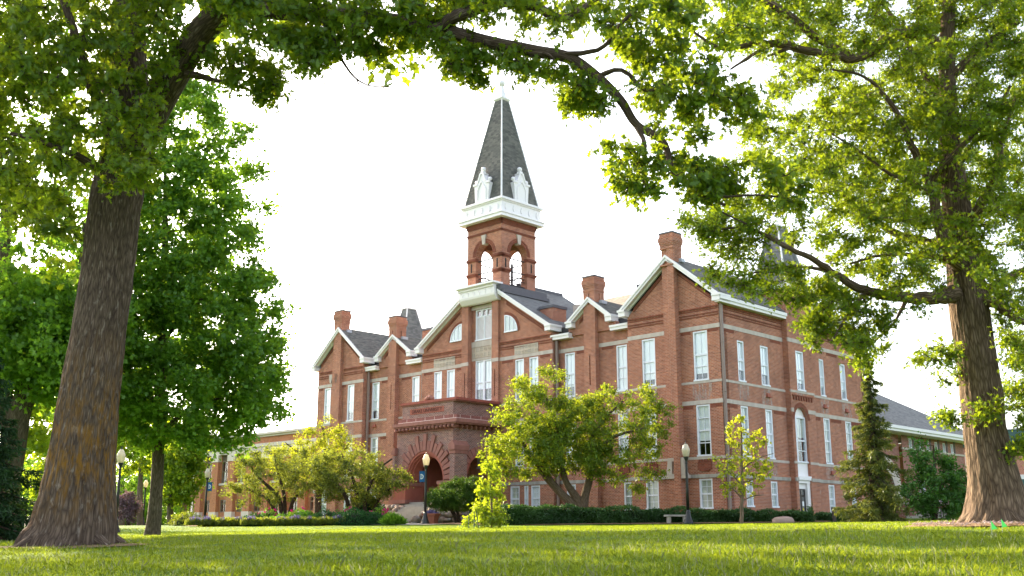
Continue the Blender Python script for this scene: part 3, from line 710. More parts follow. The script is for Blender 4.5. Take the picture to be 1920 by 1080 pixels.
# downpipes
for (fn, a, z1, d) in ((sfn, .12, 13.4, -.1), (FR(vrR), 13.55, 12.9, -.25), (FR(vrL), 34.65, 12.9, -.25), (FR(vrL), 27.85, 12.9, -.2), (sfn, 18.35, 13.4, -.1)):
    mb = MB('pipe_brown'); w = .09 if a != 27.85 else .035
    pbox(mb, fn, a - w, a + w, GB, z1, d - .08, d + .08)
    for z in (4.5, 8, 11): pbox(mb, fn, a - w - .03, a + w + .03, z, z + .05, d - .1, d + .1)
    mb.build('downpipe', hall, bevel=.02)
# quarter round windows of the middle gable
for (cx, sg) in ((18.43, -1), (23.0, 1)):
    fn = FR(vC); mb = MB('window_white'); rr = 1.33; n = 12
    arc = [(cx + sg * rr * math.cos(math.pi / 2 * i / n), 14.0 + 1.3 * math.sin(math.pi / 2 * i / n)) for i in range(n + 1)]
    ai = [(cx + sg * (.09 + (rr - .18) * math.cos(math.pi / 2 * i / n)), 14.09 + 1.12 * math.sin(math.pi / 2 * i / n)) for i in range(n + 1)]
    for i in range(n): mb.prism([arc[i], arc[i + 1], ai[i + 1], ai[i]], fn, -.06, .02)
    pbox(mb, fn, cx, cx + sg * rr, 13.98, 14.09, -.1, .02); pbox(mb, fn, cx, cx + sg * .09, 14.05, 15.29, -.06, .02)
    for q in (.36, .68): pbox(mb, fn, cx + sg * rr * q - .025, cx + sg * rr * q + .025, 14.05, 14.05 + 1.2 * math.sqrt(1 - q * q), -.055, .0)
    o = mb.build('quarter_round_window', hall)
    g = MB('glass'); g.prism([(cx + sg * .05, 14.05)] + ai, fn, -.022, -.018); g.build('pane', o)
    g = MB('blind_grey'); g.prism([(cx + sg * .05, 14.05)] + ai, fn, -.012, -.004); g.build('backing', o)
    h = MB('brick_course'); 
    arc2 = [(cx + sg * (rr + .22) * math.cos(math.pi / 2 * i / n), 14.0 + 1.52 * math.sin(math.pi / 2 * i / n)) for i in range(n + 1)]
    for i in range(n): h.prism([arc[i], arc[i + 1], arc2[i + 1], arc2[i]], fn, -.02, .02)
    h.build('arch_hood', o)
# bracketed white cornice across the tower foot
mb = MB('white_paint'); fn = FR(0); a0, a1 = 18.75, 22.72
pts = [(-.2, 16.5), (-.28, 16.55), (-.55, 16.85), (-.6, 17.0), (-.62, 17.45), (-.72, 17.5), (-.72, 17.6), (-.86, 17.68), (-.9, 17.82), (-.2, 17.86), (.1, 17.86), (.1, 16.5)]
mb.solid([(-a0 - .1 - (0 if i < 4 else .0), d, z) for i, (d, z) in enumerate(pts)] + [(-a1, d, z) for d, z in pts], [tuple(range(12)), tuple(range(23, 11, -1))] + [(i, i + 12, (i + 1) % 12 + 12, (i + 1) % 12) for i in range(12)])
mb.box(-a1 - .12, -a0 + .1, -.93, .1, 17.7, 17.84)
for i in range(6):
    a = a0 + .4 + i * .62; mb.prism([(a - .02, 17.08), (a + .02, 17.08), (a + .02, 17.4), (a - .02, 17.4)], fn, -.64, -.5); arch_ring(mb, fn, a + .1, 17.33, .08, .12, -.645, -.6, 0, math.pi, 6)
mb.build('bracketed_cornice', hall)
# ================================================================ bell tower
TU0, TU1, TV0, TV1 = 18.9, 22.6, .2, 3.9; TC = 20.75; TVC = 2.05
mb = MB('brick_red')
for fn, lo, hi in ((FR(TV0), TU0, TU1), (lambda a, z, d: (-a, TV1 - d, z), TU0, TU1), (SD(TU0), TV0, TV1), (lambda a, z, d: (-(TU1 - d), a, z), TV0, TV1)):
    c = (lo + hi) / 2
    arch_wall(mb, fn, lo, hi, 17.2, 22.95, c, .93, 20.35, .62)
    # inner face of the pier walls
    arch_wall(mb, lambda a, z, d, fn=fn: fn(a, z, .62 - d * 0), lo + .62, hi - .62, 17.2, 22.95, c, .93, 20.35, 0.0)
    mb.use('brick_red')
tower = mb.build('bell_tower', hall)
mb = MB('brick_course')
def ringband(z0, z1, e, gap=True):
    for fn, lo, hi in ((FR(TV0), TU0, TU1), (SD(TU0), TV0, TV1), (lambda a, z, d: (-a, TV1 - d, z), TU0, TU1), (lambda a, z, d: (-(TU1 - d), a, z), TV0, TV1)):
        mb.mark(); c = (lo + hi) / 2
        if gap:
            pbox(mb, fn, lo - e, c - .92, z0, z1, -e, .3); pbox(mb, fn, c + .92, hi + e, z0, z1, -e + .002, .3)
        else: pbox(mb, fn, lo - e, hi + e, z0, z1, -e, .1)
for z0, z1, e in ((18.83, 18.93, .05), (18.93, 19.04, .1), (18.75, 18.83, .02), (19.95, 20.05, .05), (20.05, 20.18, .1), (20.18, 20.24, .03)): ringband(z0, z1, e)
for z0, z1, e in ((21.95, 22.05, .04), (22.05, 22.13, .07), (22.5, 22.6, .04), (22.6, 22.72, .07), (22.72, 22.95, .1)): ringband(z0, z1, e, False)
for fn, lo, hi in ((FR(TV0), TU0, TU1), (SD(TU0), TV0, TV1)):
    c = (lo + hi) / 2; mb.mark(); arch_ring(mb, fn, c, 20.35, .94, 1.08, -.03, .1); arch_ring(mb, fn, c, 20.35, 1.12, 1.24, -.05, .1)
mb.build_each('corbel_course', tower)
mb = MB('limestone')
for fn, lo, hi in ((FR(TV0), TU0, TU1), (SD(TU0), TV0, TV1)):
    c = (lo + hi) / 2; mb.mark(); mb.prism([(c - .13, 21.15), (c + .13, 21.15), (c + .24, 21.9), (c - .24, 21.9)], fn, -.1, .3)
mb.build_each('keystone', tower)
mb = MB('dark_room')
for fn, lo, hi in ((FR(TV0), TU0, TU1), (SD(TU0), TV0, TV1)):
    for a in (lo + .45, hi - .45): mb.mark(); pbox(mb, fn, a - .07, a + .07, 19.15, 19.85, -.008, .05)
mb.build_each('slot_vent', tower)
mb = MB('dark_metal')
for z, r in ((18.35, .035), (18.6, .035), (19.0, .05), (20.0, .05), (17.95, .05)):
    for a, b in (((-TU0 - .3, TV0 + .3), (-TU1 + .3, TV0 + .3)), ((-TU0 - .3, TV0 + .3), (-TU0 - .3, TV1 - .3)), ((-TU1 + .3, TV0 + .3), (-TU1 + .3, TV1 - .3)), ((-TU0 - .3, TV1 - .3), (-TU1 + .3, TV1 - .3))):
        mb.tube([(*a, z), (*b, z)], [r, r], 6)
mb.tube([(-TU0 - 1.2, TVC + .5, 17.6), (-TU0 - 1.2, TVC + .5, 19.9)], [.11, .11], 4); mb.tube([(-TU0 - .6, TVC - .1, 17.6), (-TU0 - .6, TVC - .1, 20)], [.06, .06], 4)
mb.build('belfry_railing', tower)
mb = MB('dark_room'); mb.box(-TU1 + .05, -TU0 - .05, TV0 + .05, TV1 - .05, 17.2, 17.8); mb.box(-TU1 + .05, -TU0 - .05, TV0 + .05, TV1 - .05, 22.1, 22.4); mb.build('belfry_floor', tower)
mb = MB('flashing'); mb.box(-TU0 - .02, -TU0 + .55, -.38, 4.6, 17.15, 17.62); mb.box(-TU0 + .3, -TU0 + .8, -.3, 4.62, 16.95, 17.2); mb.box(-TU1 - .3, -TU1 + .02, -.2, 4.2, 17.0, 17.6); mb.build('base_flashing', tower)
mb = MB('limestone'); mb.box(-TU1 - .04, -TU0 + .04, TV0 - .04, TV1 + .04, 17.62, 17.76); mb.build('stone_base', tower)
mb = MB('white_paint')
def sq(z0, z1, e): mb.box(-TU1 - e, -TU0 + e, TV0 - e, TV1 + e, z0, z1)
sq(22.93, 22.98, .55); sq(22.98, 23.2, .5); sq(23.2, 23.3, .58); sq(23.3, 24.2, .3); sq(24.2, 24.3, .38); sq(24.3, 24.42, .48); sq(24.42, 24.5, .42)
for fn, lo, hi in ((FR(TV0 - .3), TU0 - .3, TU1 + .3), (SD(TU0 - .3), TV0 - .3, TV1 + .3)):
    for i in range(5):
        a = lo + .43 + i * .86; mb.prism([(a - .06, 23.55), (a + .06, 23.55), (a + .09, 23.75), (a + .03, 24.0), (a - .03, 24.0), (a - .09, 23.75)], fn, -.07, .02)
tc = mb.build('tower_cornice', tower)
mb = MB('shingle_dark'); mb.frustum(-TC, TVC, 24.5, 33.5, 2.05, 2.05, .38, .38); sp = mb.build('spire', tower)
mb = MB('white_paint')
for sx in (-1, 1):
    for sy in (-1, 1): mb.mark(); mb.tube([(-TC + sx * 2.06, TVC + sy * 2.06, 24.5), (-TC + sx * .385, TVC + sy * .385, 33.5)], [.07, .05], 6)
mb.build_each('hip_flashing', sp)
mb = MB('white_paint'); mb.frustum(-TC, TVC, 33.35, 33.5, .36, .36, .5, .5); mb.box(-TC - .5, -TC + .5, TVC - .5, TVC + .5, 33.5, 33.62); mb.frustum(-TC, TVC, 33.62, 33.8, .45, .45, .27, .27)
mb.frustum(-TC, TVC, 33.8, 34.75, .26, .26, .1, .1); mb.ball((-TC, TVC, 34.97), .28, 14); mb.build('finial', sp)
def dormer(fn, c):
    mb = MB('white_paint')
    P = [(c - .72, 24.5), (c + .72, 24.5), (c + .82, 25.95), (c + .5, 26.15), (c + .18, 26.72), (c - .18, 26.72), (c - .5, 26.15), (c - .82, 25.95)]
    mb.prism(P, fn, 0, .55)
    # raised arch panel frame and rakes
    for q in ([(c - .5, 24.6), (c - .42, 24.6), (c - .42, 25.5), (c - .5, 25.5)], [(c + .42, 24.6), (c + .5, 24.6), (c + .5, 25.5), (c + .42, 25.5)], [(c - .5, 25.5), (c - .42, 25.5), (c, 26.1), (c, 26.22)], [(c + .5, 25.5), (c + .42, 25.5), (c, 26.1), (c, 26.22)],
              [(c - .92, 25.9), (c - .48, 25.9), (c - .48, 26.06), (c - .92, 26.06)], [(c + .92, 25.9), (c + .48, 25.9), (c + .48, 26.06), (c + .92, 26.06)], [(c - .5, 26.1), (c - .4, 26.1), (c - .1, 26.7), (c - .22, 26.74)], [(c + .5, 26.1), (c + .4, 26.1), (c + .1, 26.7), (c + .22, 26.74)]):
        mb.prism(q, fn, -.06, .02)
    pbox(mb, fn, c - .24, c + .24, 26.72, 26.82, -.06, .5); pbox(mb, fn, c - .14, c + .14, 26.82, 26.98, .0, .35)
    for a, z, r in ((c, 27.16, .2), (c - .72, 26.24, .17), (c + .72, 26.24, .17)): mb.ball(fn(a, z, .2), r, 12)
    mb.build('gable_dormer', sp)
for fn in (FR(-.12), ): dormer(fn, TC)
dormer(SD(TU0 - .32), TVC); dormer(lambda a, z, d: (-a, TV1 + .32 - d, z), TC); dormer(lambda a, z, d: (-(TU1 + .32 - d), a, z), TVC)
# side turrets with steep truncated roofs
for (cu, cv, hz) in ((.75, 8.9, 1.55), (39.9, 8.9, 1.55)):
    mb = MB('brick_red'); mb.box(-cu - 1.15, -cu + 1.15, cv - 1.5, cv + 1.5, 14.9, 15.5); o = mb.build('turret', hall)
    mb = MB('white_trim'); mb.box(-cu - 1.45, -cu + 1.45, cv - 1.8, cv + 1.8, 15.5, 15.78); mb.build('turret_cornice', o)
    mb = MB('shingle_grey'); mb.frustum(-cu, cv, 15.78, 20.2, 1.3, 1.6, .35, .55); ro = mb.build('turret_roof', o)
    mb = MB('white_trim')
    for sx in (-1, 1):
        for sy in (-1, 1): mb.tube([(-cu + sx * 1.3, cv + sy * 1.6, 15.78), (-cu + sx * .35, cv + sy * .55, 20.2)], [.06, .06], 6)
    mb.box(-cu - .42, -cu + .42, cv - .62, cv + .62, 20.18, 20.3); mb.build('hip_flashing', ro)
# ================================================================ porch
PV = -4.15; pfr = FR(PV); U0, U1 = 19.22, 25.3; CA = 22.1; AR = 2.03; ZS = 3.3
mb = MB('brick_dark')
arch_wall(mb, pfr, U0, U1, 3.2, 7.0, CA, AR, ZS, .5)
mb.use('brick_dark'); psd = SD(U0); arch_wall(mb, psd, PV, .1, 3.0, 7.0, -1.45, 1.42, 3.75, .7)
mb.use('brick_dark'); pl = lambda a, z, d: (-(U1 - d), a, z); wall(mb, pl, PV, .1, GB, 7.0, [])
# lower walls of the far and right piers
wall(mb, psd, -.05, .1, GB, 3.0, []); wall(mb, psd, PV, -2.87, 1.8, 3.0, [])
mb.box(-U1, -U0, PV + .02, .1, 6.95, 7.02)
pbox(mb, pfr, 18.75, 19.24, 1.7, 5.3, -.28, .9)   # corner buttress
pbox(mb, pfr, 25.28, 25.55, 1.7, 5.2, -.2, .9)
porch = mb.build('porch', hall)
mb = MB('brownstone')
mb.mark(); mb.prism([(18.65, 5.3), (19.3, 5.3), (19.3, 5.62), (19.0, 5.95), (18.9, 5.95), (18.65, 5.62)], pfr, -.4, 1.0); pbox(mb, pfr, 18.7, 19.28, 5.05, 5.3, -.33, .93)
mb.mark(); mb.prism([(25.2, 5.25), (25.65, 5.25), (25.65, 5.4), (25.3, 5.75), (25.2, 5.75)], pfr, -.3, .95); mb.build_each('buttress_cap', porch)
mb = MB('red_stone')
mb.mark(); arch_ring(mb, pfr, CA, ZS, AR - .1, AR + .05, -.07, .06, n=28); arch_ring(mb, pfr, CA, ZS, AR - .22, AR - .1, .06, .3, n=28); arch_ring(mb, pfr, CA, ZS, AR - .34, AR - .22, .26, 1.0, n=28)
mb.mark(); arch_ring(mb, lambda a, z, d: (-(U0 + d), a, z), -1.45, 3.75, 1.28, 1.45, -.05, .4, n=18)
mb.build_each('arch_moulding', porch)
mb = MB('brownstone'); n = 21
for i in range(n):
    t0 = math.pi * (i + .06) / n; t1 = math.pi * (i + .94) / n
    r1 = AR + (1.05 if i % 2 == 0 else .78) + (.22 if i in (10, 8, 12) else 0) * (i % 2 == 0) - (.2 if i in (0, 20) else 0)
    r1 = min(r1, 3.35)
    r0 = AR + .06
    for k in range(1):
        q = [(CA - r0 * math.cos(t0), ZS + r0 * math.sin(t0)), (CA - r1 * math.cos(t0 + .008), ZS + r1 * math.sin(t0 + .008)), (CA - r1 * math.cos(t1 - .008), ZS + r1 * math.sin(t1 - .008)), (CA - r0 * math.cos(t1), ZS + r0 * math.sin(t1))]
        mb.mark(); mb.prism(q, pfr, -.1 - .03 * (i % 2 == 0), .1)
for i in range(13):
    t0 = math.pi * (i + .05) / 13; t1 = math.pi * (i + .95) / 13; r0, r1 = 1.46, 1.98
    q = [(-1.45 - r0 * math.cos(t0), 3.75 + r0 * math.sin(t0)), (-1.45 - r1 * math.cos(t0), 3.75 + r1 * math.sin(t0)), (-1.45 - r1 * math.cos(t1), 3.75 + r1 * math.sin(t1)), (-1.45 - r0 * math.cos(t1), 3.75 + r0 * math.sin(t1))]
    mb.mark(); mb.prism(q, psd, -.07, .1)
mb.build_each('voussoir', porch, bevel=.02)
# cornice, corbels, stone course, parapet
mb = MB('brownstone'); mb.box(-25.3, -18.45, PV - .45, .05, 7.2, 7.42); mb.box(-25.25, -18.55, PV - .35, .05, 7.1, 7.2)
pc = mb.build('porch_cornice', porch)
mb = MB('brownstone')
for i in range(16):
    a = 18.95 + i * .41; mb.mark(); mb.prism([(a - .11, 7.1), (a + .11, 7.1), (a + .11, 6.95), (a, 6.82), (a - .11, 6.95)], pfr, -.3, 0); mb.ball(pfr(a, 6.97, -.3), .12, 8)
for i in range(9):
    a = PV + .1 + i * .44; mb.mark(); mb.prism([(a - .11, 7.1), (a + .11, 7.1), (a + .11, 6.95), (a, 6.82), (a - .11, 6.95)], psd, -.3, 0); mb.ball(psd(a, 6.97, -.3), .12, 8)
mb.build_each('corbel', pc); mb = MB('brownstone'); mb.box(-25.25, -19.15, PV - .06, PV + .02, 6.72, 6.82); mb.build('corbel_string', pc)
mb = MB('brownstone_block'); mb.box(-24.98, -18.7, PV - .2, .05, 7.42, 7.74); mb.build('stone_course', porch)
mb = MB('brick_dark'); mb.box(-24.75, -19.25, PV, PV + .4, 7.74, 8.75); mb.box(-19.65, -19.25, PV + .4, .05, 7.74, 8.75); mb.box(-24.75, -24.35, PV + .4, .05, 7.74, 8.75); mb.box(-24.7, -19.3, PV + .1, .05, 7.7, 7.76)
pp = mb.build('parapet', porch)
mb = MB('red_coping'); mb.box(-24.85, -18.8, PV - .14, PV + .5, 8.78, 8.96); mb.box(-19.75, -18.81, PV + .5, .02, 8.78, 8.958); mb.box(-24.84, -24.3, PV + .5, .02, 8.78, 8.958); mb.use('brownstone'); mb.box(-24.8, -18.95, PV - .07, PV + .45, 8.7, 8.78); mb.box(-19.7, -18.95, PV + .45, .02, 8.7, 8.779); mb.build('coping', pp)
mb = MB('red_stone'); pbox(mb, pfr, 20.2, 23.88, 8.06, 8.44, -.025, .05)
tp = mb.build('name_tablet', pp)
def text_mesh(txt, size, mat, name, parent, mtx, depth=.01):
    cu = bpy.data.curves.new(name, 'FONT'); cu.body = txt; cu.size = size; cu.extrude = depth; cu.align_x = 'CENTER'; cu.align_y = 'CENTER'
    to = bpy.data.objects.new(name + '_curve', cu); COL.objects.link(to); bpy.context.view_layer.update()
    me = bpy.data.meshes.new_from_object(to.evaluated_get(bpy.context.evaluated_depsgraph_get()))
    bpy.data.objects.remove(to); bpy.data.curves.remove(cu)
    me.materials.clear(); me.materials.append(M[mat]); me.transform(mtx)
    o = bpy.data.objects.new(name, me); COL.objects.link(o); o.parent = parent; return o
text_mesh('DRAKE UNIVERSITY', .345, 'inscription_dark', 'inscription', tp, Matrix.Translation((-22.04, PV - .03, 8.25)) @ Matrix.Rotation(R(90), 4, 'X') @ Matrix.Scale(1.08, 4, (1, 0, 0)), .012)
# carved stone ornament lying on the coping
mb = MB('brownstone'); 
for dx, dz, r in ((0, 0, .22), (.25, .05, .2), (.45, -.02, .16), (-.22, -.02, .15), (.1, .13, .14)): mb.ball((-22.1 + dx, PV + .15, 9.12 + dz), r, 10, (1, 1, .85))
mb.build('carved_ornament', pp)
# piers: red block, belts, rubble base
for (a0, a1, d0, d1) in ((23.82, 25.5, -.35, 1.3), (18.85, 20.35, -.35, 1.2)):
    mb = MB('red_stone'); pbox(mb, pfr, a0, a1 - .3 * (a0 > 22), 2.02, 3.0, d0, d1); mb.use('brownstone'); pbox(mb, pfr, a0 - .08, a1 + .05, 3.0, 3.24, d0 - .08, d1 + .05); pbox(mb, pfr, a0 - .05, a1 + .1, 1.76, 2.02, d0 - .06, d1 + .04)
    if a0 > 22: pbox(mb, pfr, a1 - .3, a1, 2.02, 3.0, d0 + .03, d1)
    else: mb.use('brick_dark'); pbox(mb, psd, PV + 1.2, -2.87, .5, 3.0, 0.01, .6)
    mb.build('pier', porch)
mb = MB('brick_red'); fn = FR(-.02)   # inner wall behind the arch is the hall wall itself; vaulted side wall of the porch
mb.use('red_stone'); mb.box(-25.28, -24.4, PV + .9, -.02, 1.8, 6.9); mb.use('brick_dark'); mb.box(-25.2, -19.3, PV + .5, .05, 6.5, 6.94)
mb.build('porch_lining', porch)
mb = MB('concrete'); mb.box(-25.2, -19.3, PV, .1, 1.2, 1.84); 
for i in range(9):
    v = PV - .1 - i * .36; mb.box(-23.75, -20.25, v - .36, v + .05, -.3, 1.84 - (i + 1) * .17)
mb.build('stair', porch)
mb = MB('brownstone')
for fn_, ps in ((None, None),):
    pass
def rubble(mb, x0, x1, y0, y1, top):
    r_ = np.random.default_rng(5)
    mb.use('limestone_dark'); mb.box(x0 + .15, x1 - .15, y0 + .2, y1, -.6, top(0) - .12 if callable(top) else top - .1); mb.use('boulder')
    def put(x, y, z, r):
        sx, sy, sz = r * r_.uniform(.9, 1.35), r * r_.uniform(.8, 1.1), r * r_.uniform(.75, 1.0); n = 9
        v = []; f = []
        for j in range(6):
            ph = math.pi * j / 5 
            for i in range(n):
                th = 2 * math.pi * i / n; k = 1 + r_.uniform(-.1, .1)
                v.append((x + sx * k * math.sin(ph) * math.cos(th), y + sy * k * math.sin(ph) * math.sin(th), z + sz * k * -math.cos(ph)))
        for j in range(5):
            for i in range(n): f.append((j * n + i, j * n + (i + 1) % n, (j + 1) * n + (i + 1) % n, (j + 1) * n + i))
        mb.solid(v, f)
    return put
for (x0, x1, y0, y1) in ((-25.9, -23.8, PV - .6, PV + 1.2), (-20.3, -18.3, PV - .7, PV + 1.0), (-18.6, -18.3, PV + .5, .0)):
    mb = MB('boulder'); put = rubble(mb, x0, x1, y0, y1, 1.72)
    z = -.1; rr = random.Random(3)
    while z < 1.66:
        r = rr.uniform(.2, .3)
        for (xa, ya, xb, yb) in ((x0, y0, x1, y0), (x1, y0, x1, y1), (x0, y0, x0, y1)):
            L = math.hypot(xb - xa, yb - ya); s = 0
            while s < L:
                q = rr.uniform(.16, .29); fl = max(0, 1 - z / 1.6) * .3
                nx, ny = ((0, -1) if ya == yb else ((1, 0) if xa == x1 else (-1, 0)))
                put(xa + (xb - xa) * s / L + nx * fl, ya + (yb - ya) * s / L + ny * fl, z + rr.uniform(-.05, .05), q); s += q * 1.55
        z += r * 1.35
    mb.build('rubble_base', porch, smooth=True)
# cheek walls of boulders stepping down beside the stair
mb = MB('boulder'); put = rubble(mb, -24.15, -23.8, PV - 2.8, PV - .5, .6)
rr = random.Random(9)
for sx in (-24.05, -20.0):
    for i in range(46):
        t = rr.random(); y = PV - .6 - t * 2.5; ztop = 1.55 - t * 1.0
        put(sx + rr.uniform(-.25, .25), y, rr.uniform(0.1, ztop), rr.uniform(.15, .27))
mb.build('rubble_base', porch, smooth=True)
# ================================================================ neighbouring buildings
wing = empty('pilastered_hall', tuple(C0), AZ - R(90), 'orange brick hall with pale stone capitals and tall brown windows, left of the tower building', 'building')
WV = 4.0; wf = FR(WV)
mb = MB('brick_orange'); H = []
cols = [65.1 + 3.2 * k for k in range(-6, 2)]       # pilaster centres
bays = [c - 1.6 for c in cols] + [cols[-1] + 1.6]
ho = [(b - .78, b + .78, 4.6, 7.6) for b in bays] + [(b - .7, b + .7, 1.66, 2.95) for b in bays]
fw2 = lambda a, z, d: (-a, WV + .35 + d, z)
wall(mb, fw2, 43.5, 69.2, GB, 9.0, ho, .25)
for c in cols: pbox(mb, wf, c - .62, c + .62, 1.7, 6.8, 0, .4)
pbox(mb, wf, 43.5, 69.2, 8.25, 8.9, -.02, .5); mb.box(-69.2, -43.5, WV + .36, WV + 14, 8.8, 8.9); mb.face([(-69.2, WV + .35, GB), (-69.2, WV + 14, GB), (-69.2, WV + 14, 9), (-69.2, WV + .35, 9)])
mb.build('brick_wall', wing)
mb = MB('white_stone')
for c in cols: pbox(mb, wf, c - .7, c + .7, 6.8, 7.5, -.06, .42); pbox(mb, wf, c - .68, c + .68, .9, 1.7, -.06, .42)
pbox(mb, wf, 43.4, 69.3, 7.5, 7.95, -.04, .5); pbox(mb, wf, 43.4, 69.35, 7.95, 8.28, -.14, .5); pbox(mb, wf, 43.4, 69.4, 8.9, 9.1, -.18, .5); pbox(mb, wf, 43.4, 69.5, 9.1, 9.32, -.4, .5)
pbox(mb, wf, 43.4, 69.3, .5, .9, -.2, .42); pbox(mb, wf, 43.4, 69.3, .2, .5, -.4, .42)
for b in bays: pbox(mb, wf, b - .95, b + .95, 4.4, 4.6, .2, .5)
mb.build('stone_trim', wing)
mb = MB('panel_tan')
for b in bays: mb.mark(); pbox(mb, wf, b - .7, b + .7, 3.3, 4.2, .3, .36)
mb.build_each('spandrel_panel', wing)
for i, b in enumerate(bays):
    for (z0, z1, w) in ((4.6, 7.6, .78), (1.66, 2.95, .7)):
        mb = MB('frame_brown'); f = fw2; t = .09
        pbox(mb, f, b - w, b - w + t, z0, z1, .05, .2); pbox(mb, f, b + w - t, b + w, z0, z1, .05, .2); pbox(mb, f, b - w + t, b + w - t, z1 - t, z1, .05, .2); pbox(mb, f, b - w + t, b + w - t, z0, z0 + t, .05, .2)
        pbox(mb, f, b - .04, b + .04, z0 + t, z1 - t, .06, .19)
        if z0 > 4:
            pbox(mb, f, b - w + t, b + w - t, 6.78, 6.95, .03, .21); pbox(mb, f, b - w + t, b + w - t, 5.75, 5.84, .061, .189)
            for k in range(6): pbox(mb, f, b - w + t, b + w - t, 7.0 + k * .085, 7.05 + k * .085, .07, .185)
        else: pbox(mb, f, b - w + t, b + w - t, 2.45, 2.56, .055, .195)
        o = mb.build('window', wing)
        g = MB('glass'); pbox(g, f, b - w + .05, b + w - .05, z0 + t, (6.8 if z0 > 4 else z1 - t), .11, .114); g.build('pane', o)
        d = MB('dark_room'); pbox(d, f, b - w, b + w, z0, z1, .26, .3)
        if z0 > 4:
            d.use('blind')
            for k in range(5):
                if (k + i) % 4: pbox(d, f, b - .65 + k * .27, b - .45 + k * .27, z0 + .1, 5.8 - .1 * (k % 2), .235, .25)
        d.build('curtain', o)
# annex with the hipped roof on the right
annex = empty('hip_roof_annex', tuple(C0), AZ - R(90), 'brick annex with grey hipped roof and big pale stone arch, right of the hall', 'building')
af = SD(0)
AE = 35.8
mb = MB('brick_annex')
hw = [(25.4 + 1.57 * k, 25.9 + 1.57 * k, 6.0, 6.75) for k in range(6)]
wall(mb, af, 24.1, AE, GB, 7.0, hw + [(26.5, 27.6, 1.5, 3.6), (30, 31.1, 1.5, 3.6)], .25)
mb.face([(0, AE, GB), (-14, AE, GB), (-14, AE, 7), (0, AE, 7)])
arch_wall(mb, SD(.25), 18.6, 24.1, GB, 7.0, 21.2, 1.7, 2.6, .6)
mb.build('brick_wall', annex)
mb = MB('limestone'); arch_ring(mb, SD(.25), 21.2, 2.6, 1.7, 2.75, -.06, .1, n=22)
for a in (18.45, 22.9): pbox(mb, SD(.25), a, a + 1.05, .3, 2.6, -.06, .1)
mb.build('arch_surround', annex)
mb = MB('dark_room'); pbox(mb, SD(.25), 19, 23.4, 0, 5, .62, .7); mb.use('window_white')
for a in (20.2, 21.2, 22.2): pbox(mb, SD(.25), a - .06, a + .06, 0, 4.2, .55, .61)
pbox(mb, SD(.25), 19.5, 22.9, 2.4, 2.55, .55, .612); mb.build('entrance_glazing', annex)
mb = MB('limestone'); pbox(mb, af, 24.0, AE + .05, 5.86, 6.0, -.08, .05); mb.build('stone_band', annex)
for (a0, a1, z0, z1) in hw + [(26.5, 27.6, 1.5, 3.6), (30, 31.1, 1.5, 3.6)]:
    mb = MB('window_white'); t = .07
    pbox(mb, af, a0, a0 + t, z0, z1, .0, .2); pbox(mb, af, a1 - t, a1, z0, z1, .0, .2); pbox(mb, af, a0 + t, a1 - t, z1 - t, z1, 0, .2); pbox(mb, af, a0 + t, a1 - t, z0, z0 + t, -.06, .2)
    o = mb.build('window', annex)
    g = MB('dark_room'); pbox(g, af, a0, a1, z0, z1, .2, .23); g.use('glass'); pbox(g, af, a0 + t, a1 - t, z0 + t, z1 - t, .12, .124); g.build('pane', o)
    if z0 > 5:
        d = MB('door_dark'); pbox(d, af, a1 + .1, a1 + .38, z0, z1 + .2, -.03, .02); d.build('shutter', o)
mb = MB('white_trim'); mb.box(1.15, -.3, 18.6, AE + 1.1, 6.95, 7.0); mb.box(1.15, 1.0, 18.6, AE + 1.1, 7.0, 7.32); mb.box(-14, 1.15, AE + .95, AE + 1.1, 7.0, 7.32)
mb.box(1.27, 1.15, 18.6, AE + 1.22, 7.14, 7.36); mb.build('eave', annex)
HS = .62; HD = 9
mb = MB('shingle_grey')
e1 = AE + 1.2
mb.solid([(1.25, 18.6, 7.36), (1.25, e1, 7.36), (1.25 - 2 * HD, e1, 7.36), (1.25 - 2 * HD, 18.6, 7.36), (1.25 - HD, e1 - HD, 7.36 + HD * HS), (1.25 - HD, 18.6, 7.36 + HD * HS)], [(0, 1, 4, 5), (1, 2, 4), (2, 3, 5, 4)])
mb.build('roof', annex)
mb = MB('white_paint'); q = (.06, AE + .1)
mb.tube([(.9, AE + .3, 7.0), (.25, AE + .15, 6.4), (.12, AE + .1, 6.1), (.12, AE + .1, 2.2), (.4, AE + .12, 1.9), (.4, AE + .12, .3)], [.06] * 6, 8); mb.build('downpipe', annex)
# modern building far right
far = empty('green_trimmed_block', tuple(at(1900, 985, 118)), R(-52), 'distant red brick block with dark green cornice and green window frames, behind the right oak', 'building')
far.location.z = .6
mb = MB('brick_annex'); lf = lambda a, z, d: (a, d, z)
hh = [(-10.6 + i * 2.2, -10.0 + i * 2.2, 5.8, 7.2) for i in range(16)] + [(-10.9 + i * 4.4, -7.6 + i * 4.4, .9, 4.6) for i in range(8)]
wall(mb, lf, -12, 24, -1, 8.6, hh, .3); mb.box(-12, 24, .01, 12, 8.5, 8.6); mb.face([(-12, 0, -1), (-12, 12, -1), (-12, 12, 8.6), (-12, 0, 8.6)]); mb.build('brick_wall', far)
mb = MB('green_metal'); mb.box(-12.5, 24.5, -.6, 12, 8.9, 10.2); mb.box(-12.2, 24.2, -.3, 12, 8.6, 8.9); mb.use('flashing_light'); mb.box(-12.6, 24.6, -.7, 12, 10.2, 10.32); mb.box(-12.1, 24.1, -.12, .02, 4.75, 5.25)
mb.build('cornice', far)
for i in range(16):
    mb = MB('glass'); a = -10.6 + i * 2.2; pbox(mb, lf, a, a + .6, 5.8, 7.2, .14, .15); mb.use('window_white'); pbox(mb, lf, a, a + .07, 5.8, 7.2, .1, .2); pbox(mb, lf, a + .53, a + .6, 5.8, 7.2, .1, .2); pbox(mb, lf, a + .07, a + .53, 5.8, 7.2, .22, .25); mb.build('window', far)
